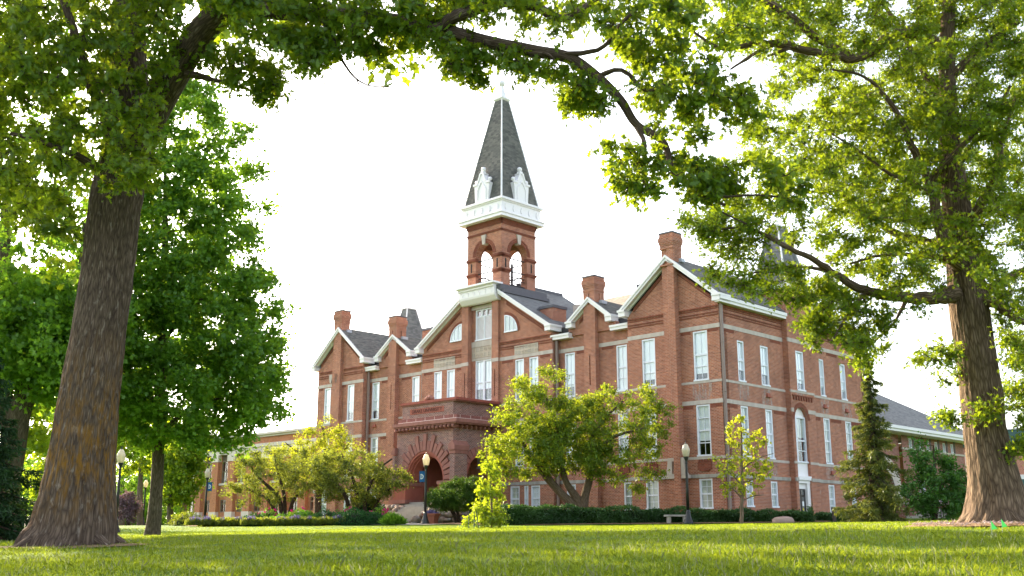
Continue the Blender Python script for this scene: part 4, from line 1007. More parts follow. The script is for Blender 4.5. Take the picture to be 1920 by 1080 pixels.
for i in range(8):
    mb = MB('green_metal'); a = -10.9 + i * 4.4; 
    for k in (0, .32, .66, 1): pbox(mb, lf, a + k * 3.15, a + .15 + k * 3.15, .9, 4.6, .05, .25)
    pbox(mb, lf, a, a + 3.3, 2.2, 2.4, .06, .24); pbox(mb, lf, a - .75, a - .2, .4, 4.75, -.15, .05)
    o = mb.build('window', far); g = MB('glass'); pbox(g, lf, a, a + 3.3, .9, 4.6, .14, .15); g.use('dark_room'); pbox(g, lf, a, a + 3.3, .9, 4.6, .28, .3); g.build('pane', o)
# ================================================================ annex steps, low walls
def on_ground(p, dz=0): return (p[0], p[1], gz(p[0], p[1]) + dz)
def low_wall(px0, px1, Y0, Y1, h, label):
    p = at(px0, 985, Y0); q = at(px1, 985, Y1); a = np.array([p[0], p[1], 0]); b = np.array([q[0], q[1], 0]); L = np.linalg.norm(b - a); ang = math.atan2(b[1] - a[1], b[0] - a[0])
    o = empty('low_wall', on_ground(p), ang, label, 'garden wall')
    mb = MB('brick_annex'); mb.box(0, L, 0, .4, -.5, h); mb.build('brick_body', o)
    mb = MB('limestone'); mb.box(-.05, L + .05, -.05, .45, h, h + .12); mb.build('coping', o); return o
low_wall(1684, 1717, 66, 65, .85, 'low brick wall with stone coping beside the spruce and the annex steps')
low_wall(1729, 1748, 66.5, 66, 1.0, 'short brick wall with stone coping behind the dark tree trunk')
low_wall(1760, 1817, 66, 64, .8, 'low brick wall with stone coping right of the dark round tree, under the white downpipe')
st = empty('entrance_steps', on_ground(at(1733, 985, 64.5)), R(-35), 'grey concrete steps between low brick walls, in front of the arched annex', 'steps')
mb = MB('concrete')
for i in range(4): mb.box(-1.0, 1.0, i * .35, 1.6, -.3, .14 * (i + 1))
mb.build('treads', st)
mb = MB('dark_metal')
for x in (-1.02, 1.02):
    mb.tube([(x, .05, -.1), (x, .05, .95), (x, 1.5, 1.5), (x, 1.5, .3)], [.03] * 4, 6)
mb.build('handrail', st)
# ================================================================ lamps, bench, planter ...
def lamp_proto():
    o = empty('street_lamp')
    mb = MB('lamp_black'); mb.lathe([(.27, -.1), (.27, .1), (.22, .14), (.23, .2), (.17, .3), (.15, .42), (.13, .46), (.12, .6), (.1, .72)], 14); mb.build('lamp_base', o, True)
    mb = MB('lamp_black'); mb.lathe([(.085, .7), (.075, 1.8), (.062, 3.1), (.06, 3.12), (.085, 3.15), (.06, 3.2), (.075, 3.3), (.13, 3.45), (.135, 3.5)], 12); mb.build('post', o, True)
    mb = MB('lamp_globe'); mb.lathe([(.15, 3.5), (.18, 3.6), (.215, 3.82), (.222, 3.9), (.18, 3.97), (.15, 4.06), (.11, 4.14), (.05, 4.18)], 14); g = mb.build('globe', o, True)
    mb = MB('lamp_black'); mb.lathe([(.03, 4.17), (.05, 4.2), (.03, 4.23), (.012, 4.32)], 8); mb.build('finial', g, True)
    return o
LG = 'acorn lamp posts round the lawn'
def banner(root, side):
    b = empty('banner', (0, 0, 0)); b.parent = root
    mb = MB('banner_blue'); x0, x1 = (side * .07, side * .4); mb.box(x0, x1, -.012, .012, 2.5, 3.14); bb = mb
    b2 = bb.build('banner', root); bpy.data.objects.remove(b)
    mb = MB('lamp_black')
    for z in (3.16, 2.48): mb.tube([(0, 0, z), (side * .43, 0, z)], [.012, .012], 6)
    mb.build('banner_arm', b2)
    mb = MB('banner_white'); c = (x0 + x1) / 2
    # serif capital D
    n = 12; zc = 2.82; hz = .15; s = .5
    out = [(c - .05 + .14 * math.sin(math.pi * i / n), zc + hz * math.cos(math.pi * i / n)) for i in range(n + 1)]
    inn = [(c - .04 + .085 * math.sin(math.pi * i / n), zc + .105 * math.cos(math.pi * i / n)) for i in range(n + 1)]
    fn = lambda a, z, d: (a, d, z)
    for i in range(n): mb.prism([out[i], out[i + 1], inn[i + 1], inn[i]], fn, -.02, .02)
    mb.prism([(c - .1, zc - hz), (c - .025, zc - hz), (c - .025, zc - hz + .03), (c - .045, zc - hz + .03), (c - .045, zc + hz - .03), (c - .025, zc + hz - .03), (c - .025, zc + hz), (c - .1, zc + hz), (c - .1, zc + hz - .025), (c - .08, zc + hz - .025), (c - .08, zc - hz + .025), (c - .1, zc - hz + .025)], fn, -.022, .022)
    mb.build('letter', b2)
    return b2
lp = lamp_proto()
LAMPS = [(797, 983, 64, 'black lamp post with lit-looking white globe and banner before the porch steps', -1),
         (1291, 984, 56, 'black lamp post with white globe beside the stone bench and the long hedge', 0),
         (383, 985, 80, 'black lamp post with blue banner on its right, before the pilastered orange hall', 1),
         (215, 1000, 54, 'black lamp post half hidden by the big left oak trunk', 0),
         (267, 990, 100, 'smallest, most distant lamp post, between the left oak and the maple trunk', 0)]
for i, (x, y, Y, lab, bs) in enumerate(LAMPS):
    o = lp if i == 0 else copy_tree(lp0)
    if i == 0: lp0 = lp
    p = at(x, y, Y); o.location = on_ground(p); tag(o, lab, 'lamp post', LG)
    if i == 0:
        # banners are added after the plain copies are made
        continue
for o, bs in ((lp0, -1),): banner(o, bs)
for o in [o for o in COL.objects if o.name.startswith('street_lamp') and 'right, before' in str(o.get('label'))]: banner(o, 1)
b = empty('stone_bench', on_ground(at(1270, 984, 56.8)), R(3), 'low pale stone bench standing before the long hedge', 'bench')
mb = MB('limestone_dark'); mb.box(-.68, .68, -.2, .2, .37, .47); mb.build('seat', b, bevel=.02)
for x in (-.45, .38): mb = MB('limestone_dark'); mb.box(x - .1, x + .1, -.16, .16, -.1, .38); mb.build('leg', b, bevel=.015)
def boulder(name, loc, sx, sy, sz, label, mat='boulder'):
    mb = MB(mat); n = 18; v = []; f = []; r_ = np.random.default_rng(4)
    for j in range(9):
        ph = math.pi * j / 8
        for i in range(n):
            th = 2 * math.pi * i / n; k = 1 + .1 * math.sin(3 * th + 1) * math.sin(ph) + r_.uniform(-.02, .02)
            z = -math.cos(ph); z = z if z < .6 else .6 + (z - .6) * .5
            v.append((sx * k * math.sin(ph) ** .7 * math.cos(th), sy * k * math.sin(ph) ** .7 * math.sin(th), sz * z + .12 * math.sin(th * 1 + .6) * sz))
    for j in range(8):
        for i in range(n): f.append((j * n + i, j * n + (i + 1) % n, (j + 1) * n + (i + 1) % n, (j + 1) * n + i))
    mb.solid(v, f); o = mb.build(name, None, True); o.location = loc; return tag(o, label, 'boulder')
plain('granite', (.36, .25, .21), .8, .25, 9)
boulder('boulder', on_ground(at(1468, 986, 55), .08), .56, .4, .3, 'pinkish rounded boulder lying in the grass by the hedge end', 'granite')
b = empty('bollard', on_ground(at(1565, 985, 57)), 0, 'short dark square bollard between the small hedge and the spruce', 'bollard')
mb = MB('door_dark'); mb.box(-.09, .09, -.09, .09, -.2, .68); mb.build('post', b, bevel=.01)
mb = MB('dark_metal'); mb.box(-.11, .11, -.11, .11, .62, .76); mb.build('cap', b, bevel=.02)
p = empty('planter', on_ground(at(808, 982, 65.5)), R(-20), 'square terracotta planter with purple flowers at the foot of the steps', 'planter')
mb = MB('terracotta_pot'); mb.frustum(0, 0, -.05, .5, .3, .3, .38, .38); mb.frustum(0, 0, .5, .64, .43, .43, .45, .45); mb.build('pot', p, bevel=.015)
def flag(x, y, Y, rz, label):
    o = empty('marker_flag', on_ground(at(x, y, Y)), rz, label, 'marker flag', 'green marker flags in the grass')
    mb = MB('straw_wire'); mb.tube([(0, 0, -.05), (0, 0, .24)], [.003, .003], 5); mb.build('wire', o)
    mb = MB('flag_green'); mb.solid([(0, -.002, .24), (0, -.002, .11), (.075, -.03, .125), (0, .002, .24), (0, .002, .11), (.075, -.026, .125)], [(0, 1, 2), (5, 4, 3)]); mb.build('pennant', o)
plain('straw_wire', (.5, .5, .48), .5)
flag(1862, 1020, 15.5, .2, 'left and lower of the two small green marker flags near the right oak')
flag(1881, 1011, 16.5, -.3, 'right and upper of the two small green marker flags near the right oak')
# ================================================================ ground, path, beds, sky, sun
xs = np.unique(np.concatenate([np.linspace(-700, -60, 17), np.linspace(-60, 60, 161), np.linspace(60, 700, 17)]))
ys = np.unique(np.concatenate([np.linspace(-60, 0, 13), np.linspace(0, 90, 181), np.linspace(90, 1500, 30)]))
X, Y = np.meshgrid(xs, ys); Z = gz(X, Y)
near = np.exp(-((Y - 30) / 45) ** 2)
Z = Z + .018 * near * (np.sin(X * 1.3 + Y * .7) * np.cos(Y * .9 - X * .4) + .6 * np.sin(X * 2.9 - Y * 1.7))
nx, ny = len(xs), len(ys)
me = bpy.data.meshes.new('lawn')
idx = np.arange(nx * ny).reshape(ny, nx)
q = np.stack([idx[:-1, :-1], idx[:-1, 1:], idx[1:, 1:], idx[1:, :-1]], -1).reshape(-1, 4)
me.from_pydata(np.stack([X, Y, Z], -1).reshape(-1, 3).tolist(), [], q.tolist()); me.materials.append(M['lawn_soil'])
me.polygons.foreach_set('use_smooth', [True] * len(me.polygons))
lawn = bpy.data.objects.new('lawn', me); COL.objects.link(lawn); tag(lawn, kind='structure')
def sheet(name, pts, mat, dz, sub=1, mound=0):
    """flat-lying patch following the ground: pts outline in world xy"""
    mb = MB(mat); c = np.mean(pts, axis=0); n = len(pts)
    rings = [(1.0, dz), (.85, dz + mound * .6), (.5, dz + mound), (.05, dz + mound)]
    v = []; f = []
    for k, h in rings:
        for p in pts:
            q = c + (np.array(p) - c) * k; v.append((q[0], q[1], gz(q[0], q[1]) + h))
    for j in range(len(rings) - 1):
        for i in range(n): f.append((j * n + i, j * n + (i + 1) % n, (j + 1) * n + (i + 1) % n, (j + 1) * n + i))
    f.append(tuple(range((len(rings) - 1) * n, len(rings) * n)))
    mb.solid(v, f); o = mb.build(name, None, True); tag(o, kind='structure'); return o
def w2(px, Y): p = at(px, 985, Y); return (p[0], p[1])
sheet('path', [w2(690, 63.2), w2(760, 62.2), w2(852, 62.4), w2(858, 66.5), w2(760, 70), w2(700, 69)], 'concrete', .03)
sheet('mulch_bed', [w2(800, 63.5), w2(900, 60), w2(1010, 57.8), w2(1300, 55.9), w2(1500, 55), w2(1560, 56), w2(1540, 62), w2(1200, 64), w2(1000, 68), w2(860, 71), w2(815, 69)], 'mulch', .035, mound=.05)
th = np.linspace(0, 2 * math.pi, 28, endpoint=False)
op = at(1872, 992, 22)
sheet('mulch_ring', [(op[0] + 1.75 * math.cos(t) * (1 + .12 * math.sin(3 * t)), op[1] + 1.5 * math.sin(t) * (1 + .1 * math.cos(2 * t))) for t in th], 'mulch', .03, mound=.06)
op2 = at(130, 1020, 20)
sheet('mulch_ring', [(op2[0] + 1.5 * math.cos(t), op2[1] + 1.3 * math.sin(t)) for t in th], 'mulch', .012, mound=.03)
sheet('flower_bed', [w2(338, 69), w2(480, 66), w2(650, 64), w2(750, 63.2), w2(752, 70), w2(600, 78), w2(400, 78)], 'mulch', .035, mound=.05)
SUN_AZ = 38; SUN_EL = 24
w = bpy.data.worlds.new('World'); S.world = w; w.use_nodes = True; nt = w.node_tree; nt.nodes.clear()
sky = nt.nodes.new('ShaderNodeTexSky'); sky.sky_type = 'NISHITA'; sky.sun_disc = False
sky.sun_elevation = R(SUN_EL); sky.sun_rotation = R(-SUN_AZ); sky.air_density = 1.0; sky.dust_density = 3.5; sky.ozone_density = 1.0
hs = nt.nodes.new('ShaderNodeHueSaturation'); hs.inputs['Saturation'].default_value = .5; hs.inputs['Value'].default_value = 1.0
bg = nt.nodes.new('ShaderNodeBackground'); bg.inputs['Strength'].default_value = .15
wo = nt.nodes.new('ShaderNodeOutputWorld')
nt.links.new(sky.outputs[0], hs.inputs['Color']); nt.links.new(hs.outputs[0], bg.inputs[0]); nt.links.new(bg.outputs[0], wo.inputs[0])
sl = bpy.data.lights.new('sun', 'SUN'); sl.energy = 4.0; sl.angle = R(.6); sl.color = (1.0, .8, .54)
so = bpy.data.objects.new('sun', sl); COL.objects.link(so)
a, e = R(SUN_AZ), R(SUN_EL)
d = Vector((-math.sin(a) * math.cos(e), math.cos(a) * math.cos(e), math.sin(e)))   # towards the sun
so.rotation_euler = d.to_track_quat('Z', 'Y').to_euler(); so.location = (-30, 40, 40)
S.view_settings.view_transform = 'Standard'; S.view_settings.look = 'None'; S.view_settings.exposure = 2.18; S.view_settings.gamma = 1
S.cycles.max_bounces = 8; S.cycles.transparent_max_bounces = 8; S.cycles.transmission_bounces = 6; S.cycles.diffuse_bounces = 4
S.cycles.use_adaptive_sampling = True; S.cycles.adaptive_threshold = .02
try:
    S.cycles.use_denoising = True; S.cycles.denoiser = 'OPENIMAGEDENOISE'
except Exception: pass
# ================================================================ vegetation tools
OAK = [(.03, 0), (.05, .16), (.2, .24), (.09, .36), (.3, .52), (.1, .6), (.24, .8), (.07, .82), (0, 1)]
PIN = [(.02, 0), (.04, .2), (.26, .3), (.06, .42), (.3, .62), (.06, .68), (0, 1)]
MAP = [(.02, 0), (.22, .12), (.2, .3), (.42, .5), (.17, .62), (0, 1)]
OVA = [(.02, 0), (.22, .3), (.2, .65), (0, 1)]
DIA = [(0, 0), (.25, .45), (0, 1)]
NEE = [(.06, 0), (.07, .6), (0, 1)]
def leaf_shape(h):
    p = [(x, y) for x, y in h]; q = [(-x, y) for x, y in reversed(h) if x > 1e-6]
    return np.array(p + q)
def unit(a): return a / (np.linalg.norm(a, axis=-1, keepdims=True) + 1e-9)
def leaf_object(name, pos, size, shape, mat, parent, up=.5, droop=.25, wid=1.0, tone=None, axis=None, kind=None, fold=0.12):
    N = len(pos); sh = leaf_shape(shape); k = len(sh)
    nrm = unit(rng.normal(size=(N, 3)) * np.array([1, 1, .8]) + np.array([0, 0, up]))
    if axis is None: ax = rng.normal(size=(N, 3)) - np.array([0, 0, droop * 2])
    else: ax = axis + rng.normal(size=(N, 3)) * .35
    ax = unit(ax - nrm * (ax * nrm).sum(1)[:, None]); sx = np.cross(ax, nrm)
    sz = (size * rng.uniform(.65, 1.25, N))[:, None, None]
    co = pos[:, None, :] + sz * (sx[:, None, :] * (sh[None, :, 0:1] * wid) + ax[:, None, :] * (sh[None, :, 1:2] - .1) + nrm[:, None, :] * (np.abs(sh[None, :, 0:1]) * 1.0 - sh[None, :, 1:2] ** 2 * .5) * fold * 2)
    return poly_object(name, co.reshape(-1, 3), N, k, mat, parent, rng.uniform(0, 1, N) if tone is None else tone, kind)
def poly_object(name, co, N, k, mat, parent, tone, kind=None):
    me = bpy.data.meshes.new(name); base = np.array(parent.location) if parent is not None else np.zeros(3)
    me.vertices.add(N * k); me.vertices.foreach_set('co', (co - base).astype(np.float32).ravel())
    me.loops.add(N * k); me.loops.foreach_set('vertex_index', np.arange(N * k, dtype=np.int32))
    me.polygons.add(N); me.polygons.foreach_set('loop_start', np.arange(N, dtype=np.int32) * k)
    me.update(calc_edges=True)
    a = me.attributes.new('tone', 'FLOAT', 'FACE'); a.data.foreach_set('value', np.clip(tone, 0, 1).astype(np.float32))
    me.materials.append(M[mat]); o = bpy.data.objects.new(name, me); COL.objects.link(o); o.parent = parent
    return tag(o, kind=kind)
def smooth_path(P, rad, step):
    P = np.array(P, float); rad = np.array(rad, float)
    if len(P) == 2: P = np.array([P[0], (P[0] + P[1]) / 2, P[1]]); rad = np.array([rad[0], rad.mean(), rad[1]])
    d = np.r_[0, np.cumsum(np.linalg.norm(np.diff(P, axis=0), axis=1))]
    n = max(3, int(d[-1] / step) + 1); t = np.linspace(0, d[-1], n)
    m = np.gradient(P, d, axis=0); out = np.zeros((n, 3))
    i = np.clip(np.searchsorted(d, t, 'right') - 1, 0, len(d) - 2); h = (d[i + 1] - d[i])[:, None]; s = ((t - d[i]) / (d[i + 1] - d[i]))[:, None]
    out = (2 * s ** 3 - 3 * s ** 2 + 1) * P[i] + (s ** 3 - 2 * s ** 2 + s) * h * m[i] + (-2 * s ** 3 + 3 * s ** 2) * P[i + 1] + (s ** 3 - s ** 2) * h * m[i + 1]
    return out, np.interp(t, d, rad)
class Tree:
    def __init__(s, name, label, cat, base, group=None):
        s.root = empty(name, tuple(base), 0, label, cat, group); s.base = np.array(base)
        s.V = []; s.F = []; s.UV = []; s.n = 0; s.sp = np.zeros((0, 3)); s.sr = np.zeros(0); s.tw = []
    def _add(s, P, rad, n, disp=None):
        v, f = tube_geo(P, rad, n)
        if disp is not None:
            c = np.repeat(P, n, axis=0); v = c + (v - c) * (1 + disp.ravel()[:, None])
        k = len(P); L = np.r_[0, np.cumsum(np.linalg.norm(np.diff(P, axis=0), axis=1))]; r0 = max(.02, float(rad.mean()))
        uv = []
        for j in range(k - 1):
            for i in range(n):
                u0, u1 = i / n * 6.283 * r0, (i + 1) / n * 6.283 * r0
                uv += [(u0, L[j]), (u1, L[j]), (u1, L[j + 1]), (u0, L[j + 1])]
        s.V.append(v); s.F.append(np.array(f) + s.n); s.UV.append(np.array(uv)); s.n += len(v)
    def limb(s, P, rad, n=8, step=.25, bark=0, skel=True, flare=0):
        P, rad = smooth_path(P, rad, step)
        disp = None
        if bark:
            k = len(P); g = rng.normal(size=(max(3, int(k * step / .42)), n)); zi = np.linspace(0, len(g) - 1.001, k); a = zi.astype(int); fr = (zi - a)[:, None]
            fine = g[a] * (1 - fr) + g[a + 1] * fr
            g2 = rng.normal(size=(max(3, int(k * step / .9)), max(4, n // 6))); zi = np.linspace(0, len(g2) - 1.001, k); a = zi.astype(int); fr = (zi - a)[:, None]
            co = g2[a] * (1 - fr) + g2[a + 1] * fr; xi = np.arange(n) / n * co.shape[1]; b = xi.astype(int); fb = xi - b
            co = co[:, b] * (1 - fb) + co[:, (b + 1) % co.shape[1]] * fb
            disp = (fine * .55 + co * .5) * bark
            if flare:
                th = np.arange(n) / n * 2 * math.pi; zz = np.linspace(0, 1, k)[:, None] * (k * step)
                disp = disp + np.exp(-zz / .45) * flare * (np.sin(th * 5 + 1)[None] * .5 + np.sin(th * 8 + 2.2)[None] * .35)
        else:
            P = P + rng.normal(size=P.shape) * np.minimum(.12 * rad[:, None], .03)
        s._add(P, rad, n, disp)
        if skel: s.sp = np.concatenate([s.sp, P]); s.sr = np.r_[s.sr, rad]
        return P
    def grow(s, C, thick=.012, rise=.15, minr=.006, n=5, up_pen=.35):
        C = np.array(C); 
        d0 = np.array([np.min(np.linalg.norm(s.sp - c, axis=1)) for c in C])
        for c in C[np.argsort(d0)]:
            dv = c - s.sp; d = np.linalg.norm(dv, axis=1) + up_pen * np.maximum(0, -dv[:, 2])
            i = int(np.argmin(d)); a = s.sp[i]; L = np.linalg.norm(c - a)
            if L < .12: continue
            r0 = min(s.sr[i] * .75, minr + thick * L); r0 = max(r0, minr)
            m1 = a + (c - a) * .35 + np.array([0, 0, rise * L]) * rng.uniform(-.3, 1) + rng.normal(size=3) * .07 * L
            m2 = a + (c - a) * .7 + np.array([0, 0, rise * L * .7]) * rng.uniform(-.2, 1) + rng.normal(size=3) * .06 * L
            s.limb([a, m1, m2, c], [r0, r0 * .8, r0 * .55, minr * .8], n, max(.12, L / 7))
    def foliate(s, C, rad, per, m=7, flat=.7, spread=.06, lo=.25, droop=0.0, twigs=True):
        C = np.array(C); K = len(C); rad = np.broadcast_to(rad, (K,))
        dirs = unit(rng.normal(size=(K, m, 3))) * rng.uniform(.55, 1.05, (K, m, 1)) * rad[:, None, None] * np.array([1, 1, flat])
        dirs[..., 2] -= droop * rad[:, None]
        if twigs:
            for q in range(K):
                for j in range(m):
                    P = np.array([C[q], C[q] + dirs[q, j] * .55 + rng.normal(size=3) * .03 * rad[q], C[q] + dirs[q, j]])
                    s._add(P, np.array([.006, .005, .0025]) * (1 + rad[q]), 3)
        w = np.broadcast_to(np.asarray(per), (K,)).astype(int); qi = np.repeat(np.arange(K), w); ji = rng.integers(0, m, len(qi))
        t = rng.uniform(lo, 1.05, len(qi))[:, None]
        pos = C[qi] + dirs[qi, ji] * t + rng.normal(size=(len(qi), 3)) * spread * (.6 + t)
        return pos, dirs[qi, ji], qi
    def wood(s, mat, name='trunk'):
        v = np.concatenate(s.V) - s.base; f = np.concatenate(s.F); uv = np.concatenate(s.UV)
        me = bpy.data.meshes.new(name); N = len(f)
        me.vertices.add(len(v)); me.vertices.foreach_set('co', v.astype(np.float32).ravel())
        me.loops.add(N * 4); me.loops.foreach_set('vertex_index', f.astype(np.int32).ravel())
        me.polygons.add(N); me.polygons.foreach_set('loop_start', np.arange(N, dtype=np.int32) * 4)
        me.polygons.foreach_set('use_smooth', np.ones(N, dtype=bool))
        me.update(calc_edges=True); l = me.uv_layers.new(name='UVMap'); l.data.foreach_set('uv', uv.astype(np.float32).ravel())
        me.materials.append(M[mat]); o = bpy.data.objects.new(name, me); COL.objects.link(o); o.parent = s.root; return o
def in_poly(P, poly):
    x, y = P[:, 0], P[:, 1]; r = np.zeros(len(P), bool); j = len(poly) - 1
    for i in range(len(poly)):
        xi, yi = poly[i]; xj, yj = poly[j]
        r ^= ((yi > y) != (yj > y)) & (x < (xj - xi) * (y - yi) / (yj - yi + 1e-12) + xi); j = i
    return r
def poly_clumps(poly, n, Y0, Y1, mind=0, bias=None):
    """clump centres spread through a volume: silhouette region given as seen, real depth range"""
    p = np.array(poly, float); lo, hi = p.min(0), p.max(0); out = []; px = []
    tries = 0
    while len(out) < n and tries < n * 60:
        q = rng.uniform(lo, hi); tries += 1
        if not in_poly(q[None], poly)[0]: continue
        if mind and px and np.min(np.linalg.norm(np.array(px) - q, axis=1)) < mind * rng.uniform(.3, 1): continue
        px.append(q); out.append(at(q[0], q[1], rng.uniform(Y0, Y1)))
    return np.array(out)
def crown_rows(rows, Y, n, depth=1.0, shell=.5):
    """rows (y,xl,xr) of a round crown standing at distance Y -> clump centres in the real volume"""
    rows = np.array(rows, float); out = []; wob = .09 * (rows[:, 2] - rows[:, 1]).max() / 2
    ys = rows[:, 0]
    wts = np.interp(np.linspace(ys[0], ys[-1], 200), ys, rows[:, 2] - rows[:, 1]) ** 1.6; cdf = np.cumsum(wts) / wts.sum()
    while len(out) < n:
        y = np.interp(rng.random(), cdf, np.linspace(ys[0], ys[-1], 200)); xl = np.interp(y, ys, rows[:, 1]); xr = np.interp(y, ys, rows[:, 2])
        xl += wob * math.sin(y * .085 + 1); xr += wob * math.sin(y * .097 + 2.1); c, h = (xl + xr) / 2, max(4, (xr - xl) / 2)
        r = rng.random() ** .5
        if r < shell and rng.random() < .75: continue
        t = rng.uniform(0, 2 * math.pi); Yq = Y + r * math.sin(t) * h * Y / FPX * depth
        out.append(at(c + r * math.cos(t) * h * Y / Yq, y, Yq))
    return np.array(out)
def trunk_px(pts, Y):
    """pts: (x,y,width px[,Y]) -> path and radii"""
    P = []; r = []
    for q in pts:
        yy = q[3] if len(q) > 3 else Y
        P.append(at(q[0], q[1], yy)); r.append(q[2] / 2 * yy / FPX)
    return P, r
def foot(x, y, Y, dz=0):
    p = at(x, y, Y); return np.array([p[0], p[1], gz(p[0], p[1]) + dz])
# ================================================================ LEFT OAK
Y = 20
b = foot(133, 1022, Y)
T = Tree('oak_tree', 'huge oak at left with leaning lichen-stained trunk and a limb arching across the top', 'tree', b)
P, r = trunk_px([(130, 1040, 186), (131, 1024, 170), (137, 1000, 148), (143, 960, 136), (150, 890, 121), (163, 780, 108), (184, 640, 98), (200, 520, 94), (221, 355, 96), (238, 270, 88), (240, 160, 74), (240, 50, 64), (244, -120, 52), (250, -330, 40), (250, -600, 16)], Y)
T.limb(P, r, 120, .06, .05, flare=.09)
for k in range(7):
    an = k * .9 + .4; rd = .66; dr = np.array([math.cos(an), math.sin(an), 0])
    q = [b + dr * rd * .55 + [0, 0, .55], b + dr * rd * .95 + [0, 0, .16], b + dr * rd * 1.35 + [0, 0, .02], b + dr * rd * 1.75 - [0, 0, .12]]
    T.limb(q, [.2, .15, .1, .05], 16, .08, .06, skel=False)
P, r = trunk_px([(225, 330, 70, 20), (268, 240, 68, 19.8), (318, 150, 64, 19.4), (352, 95, 60, 19.1), (400, 38, 56, 18.6), (450, 14, 46, 18.2), (520, 20, 38, 17.9), (620, 28, 34, 17.6), (740, 40, 31, 17.4), (850, 62, 29, 17.2), (900, 76, 28, 17), (1000, 96, 26, 16.8), (1065, 108, 23, 16.7), (1120, 145, 21, 16.6), (1165, 190, 18, 16.5), (1192, 232, 16, 16.4), (1245, 268, 14, 16.3), (1262, 320, 11, 16.2), (1310, 362, 8, 16.1), (1360, 385, 6, 16)], Y)
T.limb(P, r, 22, .12, .035)
for pts in ([(740, 40, 24, 17.4), (800, 62, 22, 17.2), (860, 28, 26, 17), (935, 6, 24, 16.9), (1000, 12, 22, 16.8), (1052, 36, 17, 16.7), (1110, 5, 12, 16.6), (1190, -40, 9, 16.5)],
            [(1192, 232, 12, 16.4), (1207, 262, 9, 16.3), (1206, 320, 7, 16.2), (1212, 352, 5, 16.1), (1245, 365, 3, 16)],
            [(1120, 145, 12, 16.6), (1160, 130, 9, 16.5), (1220, 170, 9, 16.4), (1250, 155, 7, 16.3), (1320, 160, 5, 16.2), (1380, 190, 4, 16.1)],
            [(1010, 98, 13, 16.8), (1080, 100, 11, 16.6), (1130, 90, 9, 16.5), (1165, 45, 8, 16.3), (1215, 0, 6, 16.2)],
            [(1310, 362, 5, 16.1), (1335, 368, 6, 16.0), (1420, 366, 4, 15.9), (1480, 372, 3, 15.8)],
            [(1310, 362, 5, 16.1), (1345, 392, 4, 16.0), (1400, 420, 3, 15.9)],
            [(1000, 96, 6, 16.8), (1033, 105, 5, 16.6), (1052, 128, 3, 16.5)],
            [(605, 35, 12, 17.6), (625, 70, 9, 17.4), (643, 115, 6, 17.3), (668, 148, 4, 17.2), (690, 160, 3, 17.1), (735, 163, 2, 17)],
            [(668, 148, 3, 17.2), (680, 172, 2, 17.1)], [(690, 160, 2, 17.1), (706, 135, 1.5, 17.1), (712, 118, 1, 17.1)], [(715, 162, 2, 17.0), (740, 175, 1.5, 17), (752, 158, 1, 17), (766, 148, .8, 17)],
            [(745, 40, 10, 17.4), (800, 75, 5, 17.3), (832, 118, 3, 17.2), (834, 130, 2, 17.2)],
            [(238, 270, 40, 20), (190, 200, 24, 19.5), (140, 60, 18, 19), (100, -60, 12, 18.6)], [(225, 350, 30, 20), (160, 300, 16, 19.3), (90, 270, 10, 18.8), (20, 250, 7, 18.4)],
            [(240, 200, 30, 20), (150, 130, 18, 21), (60, 90, 12, 21.6), (-60, 60, 9, 22)], [(330, 130, 22, 19.3), (400, 150, 10, 19), (470, 170, 6, 18.8), (505, 190, 4, 18.7)],
            [(400, 38, 30, 18.6), (470, -60, 24, 18.3), (600, -160, 14, 18), (760, -240, 9, 17.5)], [(244, -120, 40, 20), (120, -300, 24, 19.5), (-60, -420, 14, 19)], [(246, -200, 36, 20), (420, -380, 22, 21), (560, -480, 12, 21.5)], [(243, -100, 30, 20), (250, -280, 20, 22.5), (230, -400, 12, 24)], [(243, -100, 30, 20), (250, -300, 20, 17), (270, -450, 12, 15)]):
    P, r = trunk_px(pts, Y); T.limb(P, r, 9, .15)
cl = []
KD = 1.45
def pc(poly, n, Y0, Y1, mind=0): cl.append(poly_clumps(poly, int(n * KD), Y0, Y1, mind * .6))
pc([(-60, -40), (330, -40), (350, 60), (300, 190), (285, 335), (250, 352), (180, 345), (120, 330), (60, 352), (-60, 350)], 175, 17.6, 19.6, 12)     # before the trunk
pc([(-60, -40), (330, -40), (300, 160), (160, 330), (-60, 400)], 130, 20.4, 23.5)
pc([(20, 360), (60, 340), (150, 360), (165, 420), (110, 470), (30, 450)], 13, 19, 22)
pc([(340, 130), (400, 120), (430, 165), (520, 190), (515, 130), (470, 105), (420, 75), (380, 100)], 16, 18, 19.6, 15)
pc([(470, 110), (520, 130), (525, 190), (490, 195), (465, 160)], 8, 18, 19.2)
pc([(330, -30), (860, -30), (880, 40), (800, 58), (700, 50), (560, 62), (500, 85), (470, 60), (440, 40)], 100, 16.2, 18.6, 12)
pc([(530, 60), (630, 60), (632, 105), (590, 125), (555, 120), (535, 95)], 20, 16.8, 18, 14)
pc([(655, 60), (720, 78), (718, 105), (680, 98), (655, 85)], 8, 16.8, 17.8, 12)
pc([(740, 50), (800, 60), (790, 95), (765, 92), (745, 75)], 8, 16.8, 17.8, 12)
pc([(820, 60), (880, 70), (880, 110), (912, 150), (890, 155), (870, 130), (835, 145), (830, 110)], 15, 16.4, 17.5, 14)
pc([(880, 90), (970, 100), (1010, 118), (1050, 135), (1040, 150), (985, 125), (930, 110), (890, 108)], 12, 16.3, 17.2, 14)
pc([(880, -30), (1430, -30), (1420, 60), (1380, 130), (1300, 150), (1200, 140), (1100, 80), (1000, 70), (900, 50)], 64, 15.4, 17.6, 15)
pc([(1050, 135), (1110, 140), (1140, 195), (1120, 210), (1065, 195), (1048, 165)], 14, 16, 17.2, 13)
